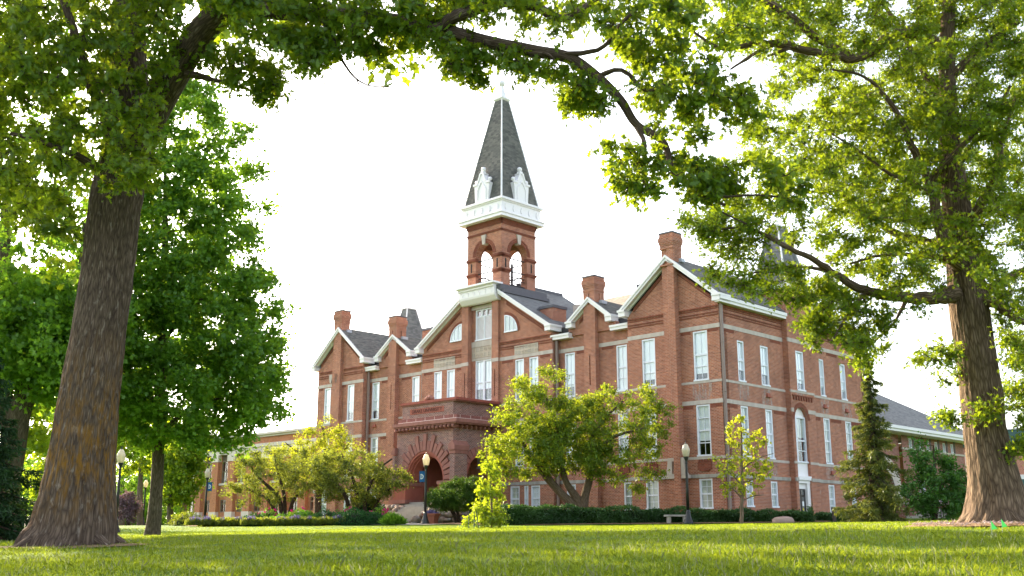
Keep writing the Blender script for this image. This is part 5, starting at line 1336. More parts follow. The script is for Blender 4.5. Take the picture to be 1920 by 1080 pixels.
pc([(1190, 130), (1340, 130), (1420, 180), (1432, 225), (1395, 225), (1340, 205), (1320, 240), (1290, 268), (1240, 245), (1200, 190)], 27, 15.6, 17, 15)
pc([(1150, 250), (1200, 245), (1255, 300), (1252, 350), (1190, 365), (1142, 318)], 15, 15.8, 16.8, 14)
pc([(1255, 285), (1340, 285), (1385, 320), (1340, 375), (1290, 375), (1260, 340)], 14, 15.6, 16.6, 14)
pc([(1350, 300), (1430, 295), (1500, 345), (1495, 385), (1420, 375), (1345, 350)], 14, 15.4, 16.4, 14)
vis = np.concatenate(cl)
T.grow(vis, .010, .05, .005)
pos, ax, qi = T.foliate(vis, .3, 50, 8, .75, .04, .3, .15)
ct = rng.uniform(-.2, .25, len(vis))
tone = rng.uniform(.1, .9, len(pos)) * .7 + .15 + ct[qi]
leaf_object('crown', pos, .155, OAK, 'leaf_oak', T.root, .35, .3, 1.05, tone)
# part of the crown that spreads to the left, outside the picture
lf_ = np.stack([rng.uniform(b[0] - 9, b[0] - .5, 60), rng.uniform(b[1] - 1, b[1] + 9, 60), rng.uniform(b[2] + 6.8, b[2] + 13, 60)], 1)
px_ = 960 + FPX * lf_[:, 0] / (CP * lf_[:, 1] + SP * lf_[:, 2]); lf_ = lf_[px_ < 240]
T.grow(lf_, .012, .1, .01); pos, ax, qi = T.foliate(lf_, .8, 60, 7, .7, .1, .2, twigs=False)
leaf_object('side_crown', pos, .26, OAK, 'leaf_oak', T.root, .35, .3, 1.1)
# upper crown above the picture
th_ = rng.uniform(0, 2 * math.pi, 130); rr_ = np.sqrt(rng.random(130)) * 8.5; zz_ = rng.uniform(0, 1, 130)
hi_ = np.stack([b[0] + 1 + rr_ * np.cos(th_) * (1 - .5 * zz_), b[1] + rr_ * np.sin(th_) * (1 - .5 * zz_), b[2] + 12.2 + zz_ * 8], 1)
T.grow(hi_, .014, .1, .012)
pos, ax, qi = T.foliate(hi_, .95, 55, 7, .7, .12, .2, twigs=False)
leaf_object('upper_crown', pos, .34, MAP, 'leaf_oak', T.root, .35, .3, 1.1)
T.wood('bark_oak')
# ================================================================ RIGHT OAK
Y = 22
b = foot(1872, 992, Y)
T = Tree('oak_tree', 'large oak at right with fine yellow-green leaves and bare straight trunk in a mulch ring', 'tree', b)
P, r = trunk_px([(1874, 1012, 175), (1872, 994, 150), (1870, 965, 112), (1868, 930, 97), (1856, 860, 82), (1846, 800, 74), (1838, 720, 73), (1820, 600, 73), (1814, 548, 68), (1804, 470, 60), (1795, 400, 54), (1780, 260, 40), (1776, 130, 30), (1778, 30, 26), (1790, -120, 22), (1800, -300, 16), (1800, -520, 8)], Y)
T.limb(P, r, 96, .07, .05, flare=.12)
for k in range(7):
    an = k * .9 + .4; rd = .55; dr = np.array([math.cos(an), math.sin(an), 0])
    q = [b + dr * rd * .55 + [0, 0, .55], b + dr * rd * .95 + [0, 0, .16], b + dr * rd * 1.35 + [0, 0, .02], b + dr * rd * 1.75 - [0, 0, .12]]
    T.limb(q, [.2, .15, .1, .05], 16, .08, .06, skel=False)
for pts in ([(1800, 552, 40), (1760, 557, 28, 21.6), (1711, 558, 22, 21.2), (1650, 552, 19, 20.8), (1605, 538, 17, 20.5), (1561, 511, 14, 20.3), (1528, 489, 12, 20), (1472, 461, 9, 19.8), (1400, 428, 6, 19.5), (1340, 430, 3, 19.4)],
            [(1804, 500, 36), (1785, 480, 28, 21.5), (1757, 408, 22, 21.2), (1744, 344, 19, 21), (1712, 278, 15, 20.8), (1689, 222, 12, 20.6), (1667, 190, 10, 20.4), (1622, 145, 6, 20.2), (1560, 130, 4, 20)],
            [(1746, 340, 14, 21), (1757, 322, 12, 20.8), (1811, 267, 10, 20.5), (1861, 217, 8, 20.3), (1895, 160, 6, 20)],
            [(1806, 430, 26), (1830, 400, 22, 21.6), (1856, 355, 18, 21.3), (1872, 311, 13, 21), (1879, 262, 9, 20.8), (1905, 180, 6, 20.5)],
            [(1744, 362, 12, 21), (1690, 335, 9, 20.8), (1672, 328, 7, 20.6), (1620, 290, 5, 20.3), (1560, 250, 4, 20)],
            [(1795, 460, 24), (1720, 450, 17, 22.5), (1661, 428, 14, 23), (1622, 400, 11, 23.3), (1580, 362, 8, 23.6), (1500, 362, 5, 24)],
            [(1785, 488, 16), (1720, 478, 8, 21.5), (1645, 480, 6, 21), (1595, 494, 4, 20.6)],
            [(1777, 90, 26), (1700, 60, 22, 21.6), (1600, 110, 18, 21), (1500, 92, 16, 20.6), (1468, 83, 18, 20.4), (1420, 80, 13, 20.2), (1355, 92, 8, 20), (1300, 60, 5, 19.8)],
            [(1600, 108, 14, 21), (1530, 70, 16, 20.6), (1480, 30, 17, 20.4), (1420, -5, 14, 20.2), (1340, -40, 8, 20)], [(1440, 84, 9, 20.3), (1400, 110, 6, 20.2), (1370, 130, 4, 20)], [(1480, 90, 9, 20.4), (1440, 105, 5, 20.3)],
            [(1778, 200, 22), (1730, 130, 14, 22.6), (1690, 60, 10, 23), (1640, -20, 8, 23.4)], [(1776, 150, 20), (1840, 90, 14, 21.5), (1910, 40, 10, 21)], [(1812, 548, 30), (1870, 570, 20, 21.5), (1900, 595, 14, 21.2), (1960, 620, 9, 21)], [(1818, 580, 26), (1860, 540, 18, 22.5), (1930, 500, 12, 23)],
            [(1625, 545, 8, 20.6), (1590, 590, 6, 20.4), (1560, 640, 4, 20.2)], [(1700, 557, 10, 21.2), (1680, 600, 5, 21), (1640, 640, 4, 20.8)], [(1560, 511, 8, 20.3), (1500, 500, 6, 20), (1440, 506, 4, 19.8), (1380, 520, 3, 19.6)], [(1500, 475, 6, 20), (1440, 440, 5, 19.8)],
            [(1790, -100, 18), (1600, -260, 12, 21), (1450, -340, 8, 20)], [(1795, -150, 18), (1960, -300, 12, 22), (2080, -380, 8, 22)], [(1790, -80, 18), (1790, -240, 12, 19), (1780, -320, 8, 17)], [(1790, -80, 18), (1800, -240, 12, 25), (1810, -320, 8, 27)]):
    P, r = trunk_px(pts, Y); T.limb(P, r, 9, .15)
cl = []; KD = 1.15
pc([(1350, -30), (1960, -30), (1960, 200), (1800, 240), (1640, 200), (1530, 180), (1430, 190), (1440, 120), (1360, 60)], 300, 19.2, 25, 10)
pc([(1430, 190), (1800, 190), (1960, 200), (1960, 420), (1840, 420), (1700, 430), (1560, 420), (1480, 380), (1400, 300), (1390, 255), (1425, 225)], 300, 19.4, 25, 9)
pc([(1400, 330), (1560, 380), (1760, 420), (1960, 420), (1960, 545), (1860, 540), (1700, 545), (1600, 520), (1480, 470), (1380, 480), (1300, 455), (1278, 420), (1310, 395), (1360, 370)], 105, 19.4, 23, 10)
pc([(1285, 395), (1420, 380), (1440, 450), (1390, 470), (1330, 450), (1280, 430)], 20, 19.2, 20.4, 10)
pc([(1310, 500), (1380, 470), (1480, 490), (1560, 520), (1540, 560), (1470, 575), (1390, 545), (1350, 560), (1330, 540)], 24, 19.2, 20.6, 11)
pc([(1520, 520), (1640, 548), (1740, 560), (1700, 590), (1640, 600), (1620, 660), (1570, 650), (1515, 640), (1510, 600)], 44, 19.8, 21.4, 12)
pc([(1640, 590), (1680, 600), (1660, 660), (1610, 690), (1600, 660)], 7, 20, 21, 10)
pc([(1710, 655), (1790, 640), (1800, 700), (1770, 720), (1745, 690)], 8, 20.4, 22, 10); pc([(1755, 760), (1800, 765), (1800, 800), (1770, 795)], 4, 21, 21.6, 8); pc([(1822, 745), (1872, 765), (1865, 790), (1825, 780)], 3, 21.2, 21.5, 8)
pc([(1850, 545), (1960, 545), (1960, 740), (1890, 690), (1880, 610)], 34, 20, 22.5, 12); pc([(1880, 680), (1960, 700), (1960, 860), (1900, 850), (1880, 760)], 14, 20.5, 22, 12)
pc([(1500, -30), (1960, -30), (1960, 420), (1560, 400)], 190, 24.5, 28, 10)
vis = np.concatenate(cl)
T.grow(vis, .009, .05, .004)
pos, ax, qi = T.foliate(vis, .37, 112, 9, .7, .05, .2, .05)
ct = rng.uniform(-.2, .25, len(vis)); tone = rng.uniform(.1, .9, len(pos)) * .7 + .15 + ct[qi]
leaf_object('crown', pos, .115, PIN, 'leaf_pinoak', T.root, .5, .15, 1.1, tone)
th_ = rng.uniform(0, 2 * math.pi, 200); rr_ = np.sqrt(rng.random(200)) * 7; zz_ = rng.uniform(0, 1, 200)
hi_ = np.stack([b[0] - 1.5 + rr_ * np.cos(th_) * (1 - .5 * zz_), b[1] + rr_ * np.sin(th_) * (1 - .5 * zz_), b[2] + 12.6 + zz_ * 6], 1)
T.grow(hi_, .012, .1, .012); pos, ax, qi = T.foliate(hi_, .9, 45, 7, .7, .12, .2, twigs=False)
leaf_object('upper_crown', pos, .28, MAP, 'leaf_pinoak', T.root, .4)
T.wood('bark_right')
# ================================================================ generic trees
def std_tree(name, label, cat, base_px, Yd, stems, rows, ncl, clr, per, lsize, shape, leafm, barkm, shell=.45, depth=1.0, group=None, flat=.7, thick=.013, up=.5, droop=.15, tw=True, lo=.25, spread=None, m=7, tone0=0):
    b = foot(base_px[0], base_px[1], Yd); T = Tree(name, label, cat, b, group)
    for st in stems:
        P, r = trunk_px(st, Yd); P[0][2] = min(P[0][2], b[2] - .15) if st is stems[0] or st[0][1] >= base_px[1] - 3 else P[0][2]
        T.limb(P, r, 12 if r[0] > .12 else 7, .2, .05 if r[0] > .15 else 0)
    C = np.concatenate([crown_rows(q, Yd, ncl // len(rows), depth, shell) for q in rows]) if isinstance(rows[0], list) else crown_rows(rows, Yd, ncl, depth, shell)
    T.grow(C, thick, .12, .008); pos, ax, qi = T.foliate(C, clr, per, m, flat, clr * .16 if spread is None else spread, lo, twigs=tw)
    ct = rng.uniform(-.2, .2, len(C)); tone = rng.uniform(0, 1, len(pos)) * .7 + .15 + ct[qi] + tone0
    leaf_object('crown', pos, lsize, shape, leafm, T.root, up, droop, 1.1, tone); T.wood(barkm); return T
std_tree('maple_tree', 'tall dense green maple standing in the lawn behind the big left oak', 'tree', (286, 1003), 41,
  [[(284, 1012, 34), (286, 1000, 29), (292, 940, 24), (297, 850, 22), (300, 740, 20), (305, 600, 16), (310, 440, 11), (310, 300, 6), (312, 190, 3)],
   [(297, 820, 12), (350, 770, 8), (430, 740, 4)], [(300, 760, 12), (240, 700, 8), (150, 660, 4)], [(304, 640, 10), (380, 560, 7), (470, 520, 3)], [(306, 600, 10), (230, 520, 6), (180, 480, 3)]],
  [(125, 300, 330), (170, 270, 420), (215, 240, 452), (290, 200, 462), (350, 190, 480), (400, 170, 500), (440, 160, 478), (480, 150, 495), (530, 120, 508), (580, 100, 522), (630, 80, 525), (690, 70, 535), (730, 90, 560), (770, 110, 520), (810, 150, 500), (838, 230, 430)], 900, .72, 125, .19, MAP, 'leaf_maple', 'bark_maple', .5, .95, tw=False, lo=.1, flat=.5, spread=.13, up=1.0)
std_tree('magnolia_tree', 'spreading three-stemmed tree with yellow-green leaves before the main hall, behind the hedge', 'tree', (1080, 962), 61,
  [[(1084, 975, 22), (1076, 952, 19), (1052, 925, 15), (1028, 898, 15), (1000, 860, 9), (960, 800, 5)], [(1090, 965, 20), (1083, 938, 16), (1062, 905, 12), (1050, 860, 10), (1040, 780, 6), (1010, 720, 3)], [(1092, 965, 20), (1096, 935, 17), (1106, 895, 14), (1112, 850, 11), (1108, 830, 8), (1130, 790, 6), (1170, 750, 3)], [(1110, 850, 8), (1150, 820, 6), (1220, 800, 3)]],
  [[(690, 985, 1035), (712, 960, 1060), (750, 938, 1072), (800, 912, 1070), (850, 902, 1070), (885, 925, 1050), (900, 935, 980)], [(722, 1160, 1220), (738, 1092, 1245), (775, 1074, 1264), (825, 1060, 1266), (862, 1070, 1255), (890, 1090, 1238), (925, 1165, 1205)], [(745, 1030, 1110), (790, 990, 1150), (840, 985, 1150), (885, 1000, 1130)]], 570, .5, 100, .14, OVA, 'leaf_magnolia', 'bark_magnolia', .4, .8, lo=.15, spread=.1)
std_tree('serviceberry_tree', 'low spreading multi-stemmed shrub tree at left of the flower bed, before the orange hall', 'small tree', (532, 958), 72,
  [[(533, 962, 10), (520, 930, 7), (490, 900, 5), (470, 875, 3)], [(535, 962, 9), (532, 925, 6), (520, 880, 4), (515, 850, 3)], [(540, 962, 9), (552, 935, 6), (580, 905, 4), (600, 880, 3)], [(530, 960, 8), (500, 935, 5), (460, 915, 3)]],
  [(838, 500, 560), (860, 460, 600), (885, 435, 620), (910, 425, 620), (935, 430, 560), (948, 440, 470)], 150, .58, 130, .12, OVA, 'leaf_serviceberry', 'bark_branch', .4, .8, lo=.1)
std_tree('serviceberry_tree', 'wide multi-stemmed olive green shrub tree left of the porch arch, behind pink peonies', 'small tree', (676, 952), 69,
  [[(660, 958, 9), (645, 925, 7), (610, 890, 4), (590, 870, 3)], [(672, 958, 10), (668, 920, 7), (650, 870, 4), (640, 850, 3)], [(682, 958, 9), (690, 920, 6), (710, 880, 4), (735, 860, 3)], [(690, 958, 8), (715, 930, 5), (745, 905, 3)]],
  [(848, 610, 690), (865, 575, 735), (885, 560, 755), (905, 560, 760), (925, 575, 740), (940, 600, 720)], 185, .58, 130, .12, OVA, 'leaf_serviceberry', 'bark_branch', .4, .8, lo=.1)
std_tree('young_tree', 'taller bright yellow-green tree rising behind the olive shrub trees, left of the hall', 'small tree', (597, 955), 78,
  [[(597, 960, 14), (597, 930, 13), (600, 890, 8), (610, 840, 5), (605, 800, 3)], [(599, 900, 6), (640, 850, 4), (655, 830, 2)], [(598, 890, 6), (560, 850, 4), (535, 830, 2)]],
  [(785, 585, 625), (805, 565, 650), (825, 530, 662), (850, 505, 668), (875, 490, 670), (900, 500, 640)], 130, .62, 100, .13, OVA, 'leaf_yellow', 'bark_branch', .4, .85, lo=.1)
std_tree('yew_bush', 'dark green flat-topped yew on twisted stems beside the porch steps', 'shrub', (862, 975), 67,
  [[(868, 980, 6), (850, 960, 5), (838, 945, 4), (825, 930, 2)], [(866, 980, 6), (857, 955, 5), (855, 935, 3)], [(860, 978, 6), (845, 955, 4), (835, 930, 2)], [(870, 980, 6), (885, 955, 4), (890, 930, 2)]],
  [(896, 850, 890), (908, 825, 912), (922, 808, 925), (938, 798, 930), (950, 803, 925), (957, 815, 905)], 330, .38, 170, .075, OVA, 'leaf_yew', 'bark_branch', .3, .9, flat=.4, lo=.1, up=1.4, tw=False)
T = std_tree('oak_sapling', 'young oak sapling with bright sunlit leaves, staked, standing before the hedge', 'young tree', (922, 996), 48,
  [[(922, 1000, 5), (922, 960, 4.5), (920, 920, 3.5), (916, 880, 2.5), (912, 850, 1.5)]],
  [(850, 912, 926), (875, 906, 936), (900, 902, 940), (925, 894, 940), (945, 880, 950), (960, 872, 954), (985, 872, 935)], 60, .36, 60, .15, OAK, 'leaf_sapling', 'bark_young', .25, .8, flat=.8, lo=.2)
for i, (x, y, l) in enumerate(((879, 998, 'leftmost'), (889, 999, 'middle'), (898, 999, 'rightmost, tilted'))):
    o = empty('tree_stake', tuple(foot(x, y, 46 + .3 * i)), 0, l + ' of three thin dark stakes beside the oak sapling', 'stake', 'stakes around the sapling'); mb = MB('green_metal')
    mb.tube([(0, 0, -.1), (-.12 * (i == 2) , 0, .75)], [.018, .018], 6); mb.build('rod', o)
std_tree('young_tree', 'slender staked young tree with sparse bright yellow leaves right of the lamp post', 'young tree', (1391, 986), 54,
  [[(1390, 992, 8), (1391, 960, 7), (1391, 900, 5.5), (1390, 850, 4.5), (1390, 800, 3), (1388, 780, 2)], [(1391, 910, 3), (1365, 885, 2.5), (1345, 878, 1.5)], [(1391, 935, 3), (1372, 915, 2), (1350, 905, 1.5)], [(1391, 880, 3), (1420, 860, 2.2), (1450, 850, 1.2)], [(1391, 905, 3), (1410, 900, 2), (1425, 892, 1.2)], [(1391, 940, 2.5), (1412, 930, 2), (1432, 928, 1.2)]],
  [(778, 1365, 1385), (800, 1350, 1410), (815, 1350, 1440), (835, 1350, 1435), (850, 1355, 1420), (865, 1340, 1450), (880, 1335, 1455), (900, 1345, 1430), (925, 1355, 1420), (945, 1385, 1395)], 78, .3, 26, .15, MAP, 'leaf_yellow', 'bark_young', .3, .9, lo=.3, tone0=.15)
std_tree('dark_tree', 'dark green rounded small tree between the spruce and the big right oak, before the annex', 'small tree', (1753, 990), 57,
  [[(1753, 996, 12), (1753, 960, 10), (1752, 920, 8), (1752, 870, 5), (1750, 835, 2)], [(1752, 925, 5), (1785, 890, 3)], [(1752, 920, 5), (1720, 880, 3)]],
  [(822, 1712, 1725), (845, 1702, 1750), (862, 1705, 1795), (885, 1700, 1808), (905, 1690, 1818), (930, 1692, 1820), (950, 1705, 1815), (972, 1735, 1800)], 150, .5, 80, .17, OAK, 'leaf_buckeye', 'bark_branch', .45, .9, lo=.1, up=.9)
# conifers -----------------------------------------------------------
def spruce(label, base_px, Yd, top_px, half_px, leafm, nb, seed_droop=.28, barkw=16, skip=0):
    b = foot(base_px[0], base_px[1], Yd); T = Tree('spruce_tree', label, 'tree', b)
    t = at(top_px[0], top_px[1], Yd); P = [b - np.array([0, 0, .2]), b + (t - b) * .3, b + (t - b) * .65, t]
    w = barkw / 2 * Yd / FPX; T.limb(P, [w, w * .75, w * .4, .015], 10, .2, .05)
    H = t[2] - b[2]; pos = []; axs = []; tn = []
    hw = half_px * Yd / FPX
    for i in range(nb):
        f = .035 + .95 * (i / nb) ** 1.15; th = i * 2.39996 + rng.uniform(-.4, .4); z0 = b + (t - b) * f
        L = hw * (1 - f) ** 1.05 * rng.uniform(.55, 1.15) + .1
        if rng.random() < skip: L *= .5
        dr = np.array([math.cos(th), math.sin(th), 0]); k = seed_droop * rng.uniform(.6, 1.3)
        pts = [z0, z0 + dr * L * .4 - np.array([0, 0, k * L * .5]), z0 + dr * L * .8 - np.array([0, 0, k * L * .85]), z0 + dr * L - np.array([0, 0, k * L * .8])]
        B = T.limb(pts, [.03 * (1 - f) + .012, .02 * (1 - f) + .009, .01, .004], 5, .15)
        n = int(56 * L + 12); u = rng.uniform(.12, 1, n); ii = np.clip((u * (len(B) - 1)).astype(int), 0, len(B) - 2); fr = u * (len(B) - 1) - ii
        q = B[ii] * (1 - fr)[:, None] + B[ii + 1] * fr[:, None]
        side = np.array([-dr[1], dr[0], 0]); wd = (.30 * (1.05 - u) + .07) * min(1, L)
        s_ = rng.uniform(-1, 1, n) * wd; hang = rng.random(n) ** 1.6 * (.38 * min(1, L) + .05)
        # hanging sprays: each spray is a short bundle of needles
        for rep in range(5):
            pp = q + side * s_[:, None] * rng.uniform(.8, 1.1) + rng.normal(size=(n, 3)) * .025; pp[:, 2] -= hang * rng.random(n)
            a_ = dr * .6 + side * np.sign(s_)[:, None] * .5 - np.array([0, 0, .8]) * rng.uniform(.2, 1, n)[:, None]
            pos.append(pp); axs.append(a_); tn.append(np.clip(.25 + .6 * u + rng.normal(size=n) * .18, 0, 1))
    pos = np.concatenate(pos); leaf_object('foliage', pos, .15, NEE, leafm, T.root, .5, .4, 1.4, np.concatenate(tn), np.concatenate(axs))
    T.wood('bark_branch'); return T
spruce('narrow drooping spruce at the right corner of the main hall, top touching the oak leaves', (1646, 994), 47, (1626, 655), 106, 'needle', 105, .34, 24, .35)
spruce('dark spruce at the left edge, mostly outside the picture, with sweeping boughs', (-14, 1012), 31, (-30, 560), 118, 'needle_dark', 90, .3, 26)
# trees behind at left ---------------------------------------------------
std_tree('forked_tree', 'old tree with thick forked leaning trunk at the far left edge behind the spruce', 'tree', (10, 990), 36,
  [[(8, 1000, 60), (14, 900, 48), (26, 830, 44), (48, 740, 40), (72, 685, 34), (115, 610, 24), (150, 520, 16), (160, 420, 10)], [(22, 830, 34), (6, 720, 30), (12, 600, 26), (10, 420, 20), (20, 300, 10)], [(72, 690, 16), (120, 700, 10), (170, 690, 6)]],
  [[(-60, -330, 40), (80, -360, 120), (200, -380, 190), (330, -380, 200), (400, -380, 215), (470, -360, 220), (540, -330, 230), (600, -280, 240), (660, -200, 230), (700, -100, 200), (735, 60, 170)], [(520, -60, 215), (600, -70, 235), (660, -60, 225), (700, -30, 205), (745, 30, 190)]], 640, .8, 80, .2, MAP, 'leaf_maple', 'bark_maple', .35, .9, tw=False, lo=.1, tone0=.1)
BG = 'background trees beyond the left lawn'
bgs = [('bright yellow-green tree behind the forked trunk, left of the big oak', (105, 985), 66, [(640, 30, 160), (720, 10, 190), (800, 10, 190), (870, 40, 180), (930, 60, 160)], 170, 'leaf_back', .9),
       ('sunlit yellow-green tree hanging behind the maple trunk, above the distant lamp post', (262, 988), 96, [(770, 200, 330), (820, 195, 345), (855, 200, 340), (885, 225, 300)], 150, 'leaf_back', .9),
       ('pale yellow-green young tree between the maple trunk and the orange hall', (319, 985), 84, [(800, 315, 370), (830, 298, 382), (870, 290, 385), (910, 292, 380), (945, 305, 360)], 170, 'leaf_back', .8),
       ('dark green tree behind the purple-leaved shrub, farthest back at left', (228, 986), 125, [(850, 225, 275), (890, 205, 300), (930, 205, 305), (965, 215, 300)], 90, 'leaf_maple', .9),
       ('dark green tree in the background right of the maple trunk', (345, 984), 120, [(880, 300, 370), (920, 290, 395), (960, 300, 390)], 70, 'leaf_maple', .8),
       ('far green tree filling the gap right of the left spruce', (90, 986), 110, [(800, 20, 150), (850, 0, 190), (900, 0, 200), (960, 20, 190)], 90, 'leaf_maple', .9)]
for lab, bp, Yd, rows, n, lm, cr in bgs:
    x = bp[0]; std_tree('background_tree', lab, 'tree', bp, Yd, [[(x, bp[1] + 3, 12), (x, 940, 11), (x + 2, 880, 8), (x + 4, rows[0][0] + 20, 3)]], rows, n, cr, 85, .26, MAP, lm, 'bark_smooth', .35, .9, BG, tw=False, lo=.1)
std_tree('purple_shrub', 'brownish purple-leaved round shrub right of the big left oak trunk', 'shrub', (236, 988), 92, [[(240, 990, 7), (240, 965, 6), (238, 940, 3)]], [(922, 228, 250), (940, 214, 258), (960, 210, 262), (975, 222, 252)], 70, .5, 90, .16, OVA, 'leaf_purple', 'bark_branch', .35, .9, tw=False, lo=.1)
std_tree('edge_tree', 'tree at the far right edge with hanging pale leaves in front of the green-trimmed block', 'tree', (2040, 990), 42, [[(2040, 1000, 26), (2035, 800, 20), (2020, 600, 14), (2000, 450, 6)], [(2030, 740, 10), (1970, 680, 6), (1915, 660, 3)]], [(500, 1930, 2080), (600, 1895, 2130), (700, 1885, 2150), (790, 1890, 2140), (850, 1900, 2120)], 110, .6, 60, .14, OVA, 'leaf_pinoak', 'bark_branch', .4, .9, lo=.1)
std_tree('background_tree', 'small bright green tree in the gap between the annex downpipe and the right oak', 'tree', (1828, 986), 98, [[(1828, 990, 7), (1828, 940, 4)]], [(885, 1818, 1840), (920, 1812, 1850), (960, 1815, 1850)], 40, .7, 70, .22, MAP, 'leaf_back', 'bark_smooth', .3, .9, BG.replace('left', 'right'), tw=False)
# ================================================================ shrubs and hedge
def shrub(name, label, cat, px, Yd, hw, hh, leafm, n, ls, shape=OVA, group=None, depth=1, flowers=None, core=True, up=.6, fname='foliage', axis=None):
    """mound of leaves: hw half width m, hh height m"""
    b = foot(px, 985, Yd); o = empty(name, tuple(b), 0, label, cat, group)
    v = unit(rng.normal(size=(n, 3))); v[:, 2] = np.abs(v[:, 2]) * 1.0; lump = 1 + .12 * np.sin(v[:, 0] * 5 + px) * np.cos(v[:, 1] * 6) + .08 * np.sin(v[:, 2] * 9 + v[:, 0] * 7)
    rr = rng.uniform(.72, 1.05, n) * lump; pos = b + v * rr[:, None] * np.array([hw, hw * depth, hh]); pos[:, 2] = np.maximum(pos[:, 2], b[2] + .02)
    leaf_object(fname, pos, ls, shape, leafm, o, up, .1, 1.0, None, None if axis is None else np.tile(np.array(axis, float), (n, 1)) + v * .8)
    if core:
        mb = MB('shrub_core'); mb.ball((0, 0, 0), 1, 10); mb.v = [(x * hw * .74, y * hw * depth * .74, max(-.05, z * hh * .76)) for x, y, z in mb.v]; mb.build('dark_core', o, True)  # solid dark lump added inside the leaves to block light
    if flowers:
        fm, fn, fs = flowers; v = unit(rng.normal(size=(fn, 3))); v[:, 2] = np.abs(v[:, 2]) + .25; v = unit(v); v[:, 1] = -np.abs(v[:, 1]); c = b + v * np.array([hw, hw * depth, hh]) * 1.06
        k = 16; pos = np.repeat(c, k, 0) + rng.normal(size=(fn * k, 3)) * fs * .35; leaf_object('blossom', pos, fs, OVA, fm, o, .6, -.2, 1.6)
    return o
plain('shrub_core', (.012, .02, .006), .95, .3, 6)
def hedge(label, p0, p1, top0, top1, width, n, name='hedge'):
    a = foot(p0[0], 985, p0[1]); c = foot(p1[0], 985, p1[1]); o = empty(name, tuple(a), 0, label, 'hedge')
    z0, z1 = at(p0[0], top0, p0[1])[2], at(p1[0], top1, p1[1])[2]
    d = c - a; d[2] = 0; L = np.linalg.norm(d); d /= L; nn = np.array([d[1], -d[0], 0]); nn = nn if nn[1] < 0 else -nn
    s = rng.uniform(0, L, n); which = rng.random(n); u = rng.uniform(0, 1, n)
    zt = z0 + (z1 - z0) * s / L + .05 * np.sin(s * 2.1) + .04 * np.sin(s * 5.3 + 1)
    gb = gz(a[0] + d[0] * s, a[1] + d[1] * s)
    off = np.where(which < .62, 0, u * width); h = np.where(which < .62, u, 1.0)
    e = which > .93; s = np.where(e, np.where(rng.random(n) < .5, L + rng.normal(size=n) * .05, rng.normal(size=n) * .05), s); h = np.where(e, rng.random(n), h); off = np.where(e, u * width, off)
    rnd = np.clip((h - .75) * 4, 0, 1) ** 2 * .16 * (off < .01)
    lump = .09 * np.sin(s * 1.7 + h * 3) + .06 * np.sin(s * 4.1 + h * 5) + rng.normal(size=n) * .045
    pos = a + d * s[:, None] - nn * (off + rnd + lump * (which < .62) - .0)[:, None]
    pos[:, 2] = gb + .04 + (zt - gb) * h + rng.normal(size=n) * .035 + np.where(h > .99, lump * .6, 0)
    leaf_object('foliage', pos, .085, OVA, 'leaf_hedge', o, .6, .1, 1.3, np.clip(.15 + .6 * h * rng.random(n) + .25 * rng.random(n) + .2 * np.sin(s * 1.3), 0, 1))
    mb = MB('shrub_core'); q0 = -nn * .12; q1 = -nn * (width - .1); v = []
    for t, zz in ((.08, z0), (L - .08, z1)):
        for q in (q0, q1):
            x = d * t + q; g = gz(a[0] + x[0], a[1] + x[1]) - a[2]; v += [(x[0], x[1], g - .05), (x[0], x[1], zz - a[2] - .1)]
    mb.solid(v, [(0, 1, 5, 4), (2, 6, 7, 3), (0, 2, 3, 1), (4, 5, 7, 6), (1, 3, 7, 5)]); mb.build('dark_core', o); return o  # dark box added within the hedge foliage to stop light passing through
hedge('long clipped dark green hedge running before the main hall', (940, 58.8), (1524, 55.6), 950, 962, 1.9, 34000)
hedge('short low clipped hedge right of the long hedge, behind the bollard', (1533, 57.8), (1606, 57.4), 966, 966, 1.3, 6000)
b = None
FB = 'shrubs of the flower bed'
for lab, px, Yd, hw, hh, lm, n, ls, sh, fl, dp in [
  ('leftmost golden yellow-green mound at the end of the flower bed', 397, 66.5, .8, .62, 'leaf_gold', 1500, .12, OVA, None, .8),
  ('golden yellow-green mound second from the left in the flower bed', 430, 66.2, .62, .5, 'leaf_gold', 1100, .12, OVA, None, .8),
  ('small golden yellow-green mound beside the first dark boxwood', 452, 66.2, .5, .55, 'leaf_gold', 900, .12, OVA, None, .8),
  ('dark green low boxwood left of the bright leafy clump', 478, 66, .95, .78, 'leaf_dark', 2200, .1, OVA, None, .8),
  ('bright fresh green leafy clump, left one, behind the purple flowers', 528, 65.6, 1.0, .62, 'leaf_bright', 900, .24, OVA, None, .8),
  ('bright fresh green leafy clump, right one, behind the purple flowers', 572, 65.8, 1.15, .78, 'leaf_bright', 1200, .24, OVA, None, .8),
  ('dark boxwood between the bright clump and the biggest boxwood', 612, 65.4, 1.1, .9, 'leaf_dark', 2600, .1, OVA, None, .8),
  ('biggest dark boxwood of the flower bed, standing in front', 665, 64, 1.5, .95, 'leaf_dark', 4200, .1, OVA, None, .7),
  ('dark boxwood left of the daylily tuft near the steps', 702, 64, .9, .72, 'leaf_dark', 2200, .1, OVA, None, .8)]:
    shrub('bed_shrub', lab, 'shrub', px, Yd, hw, hh, lm, n, ls, sh, FB, dp, fl)
shrub('daylily_tuft', 'bright green grassy daylily tuft at the left foot of the steps', 'plant', 737, 63.2, .6, .4, 'leaf_bright', 1500, .4, NEE, None, .8, axis=(0, 0, 1.2), up=0)
PG = 'flowering peonies behind the boxwoods'
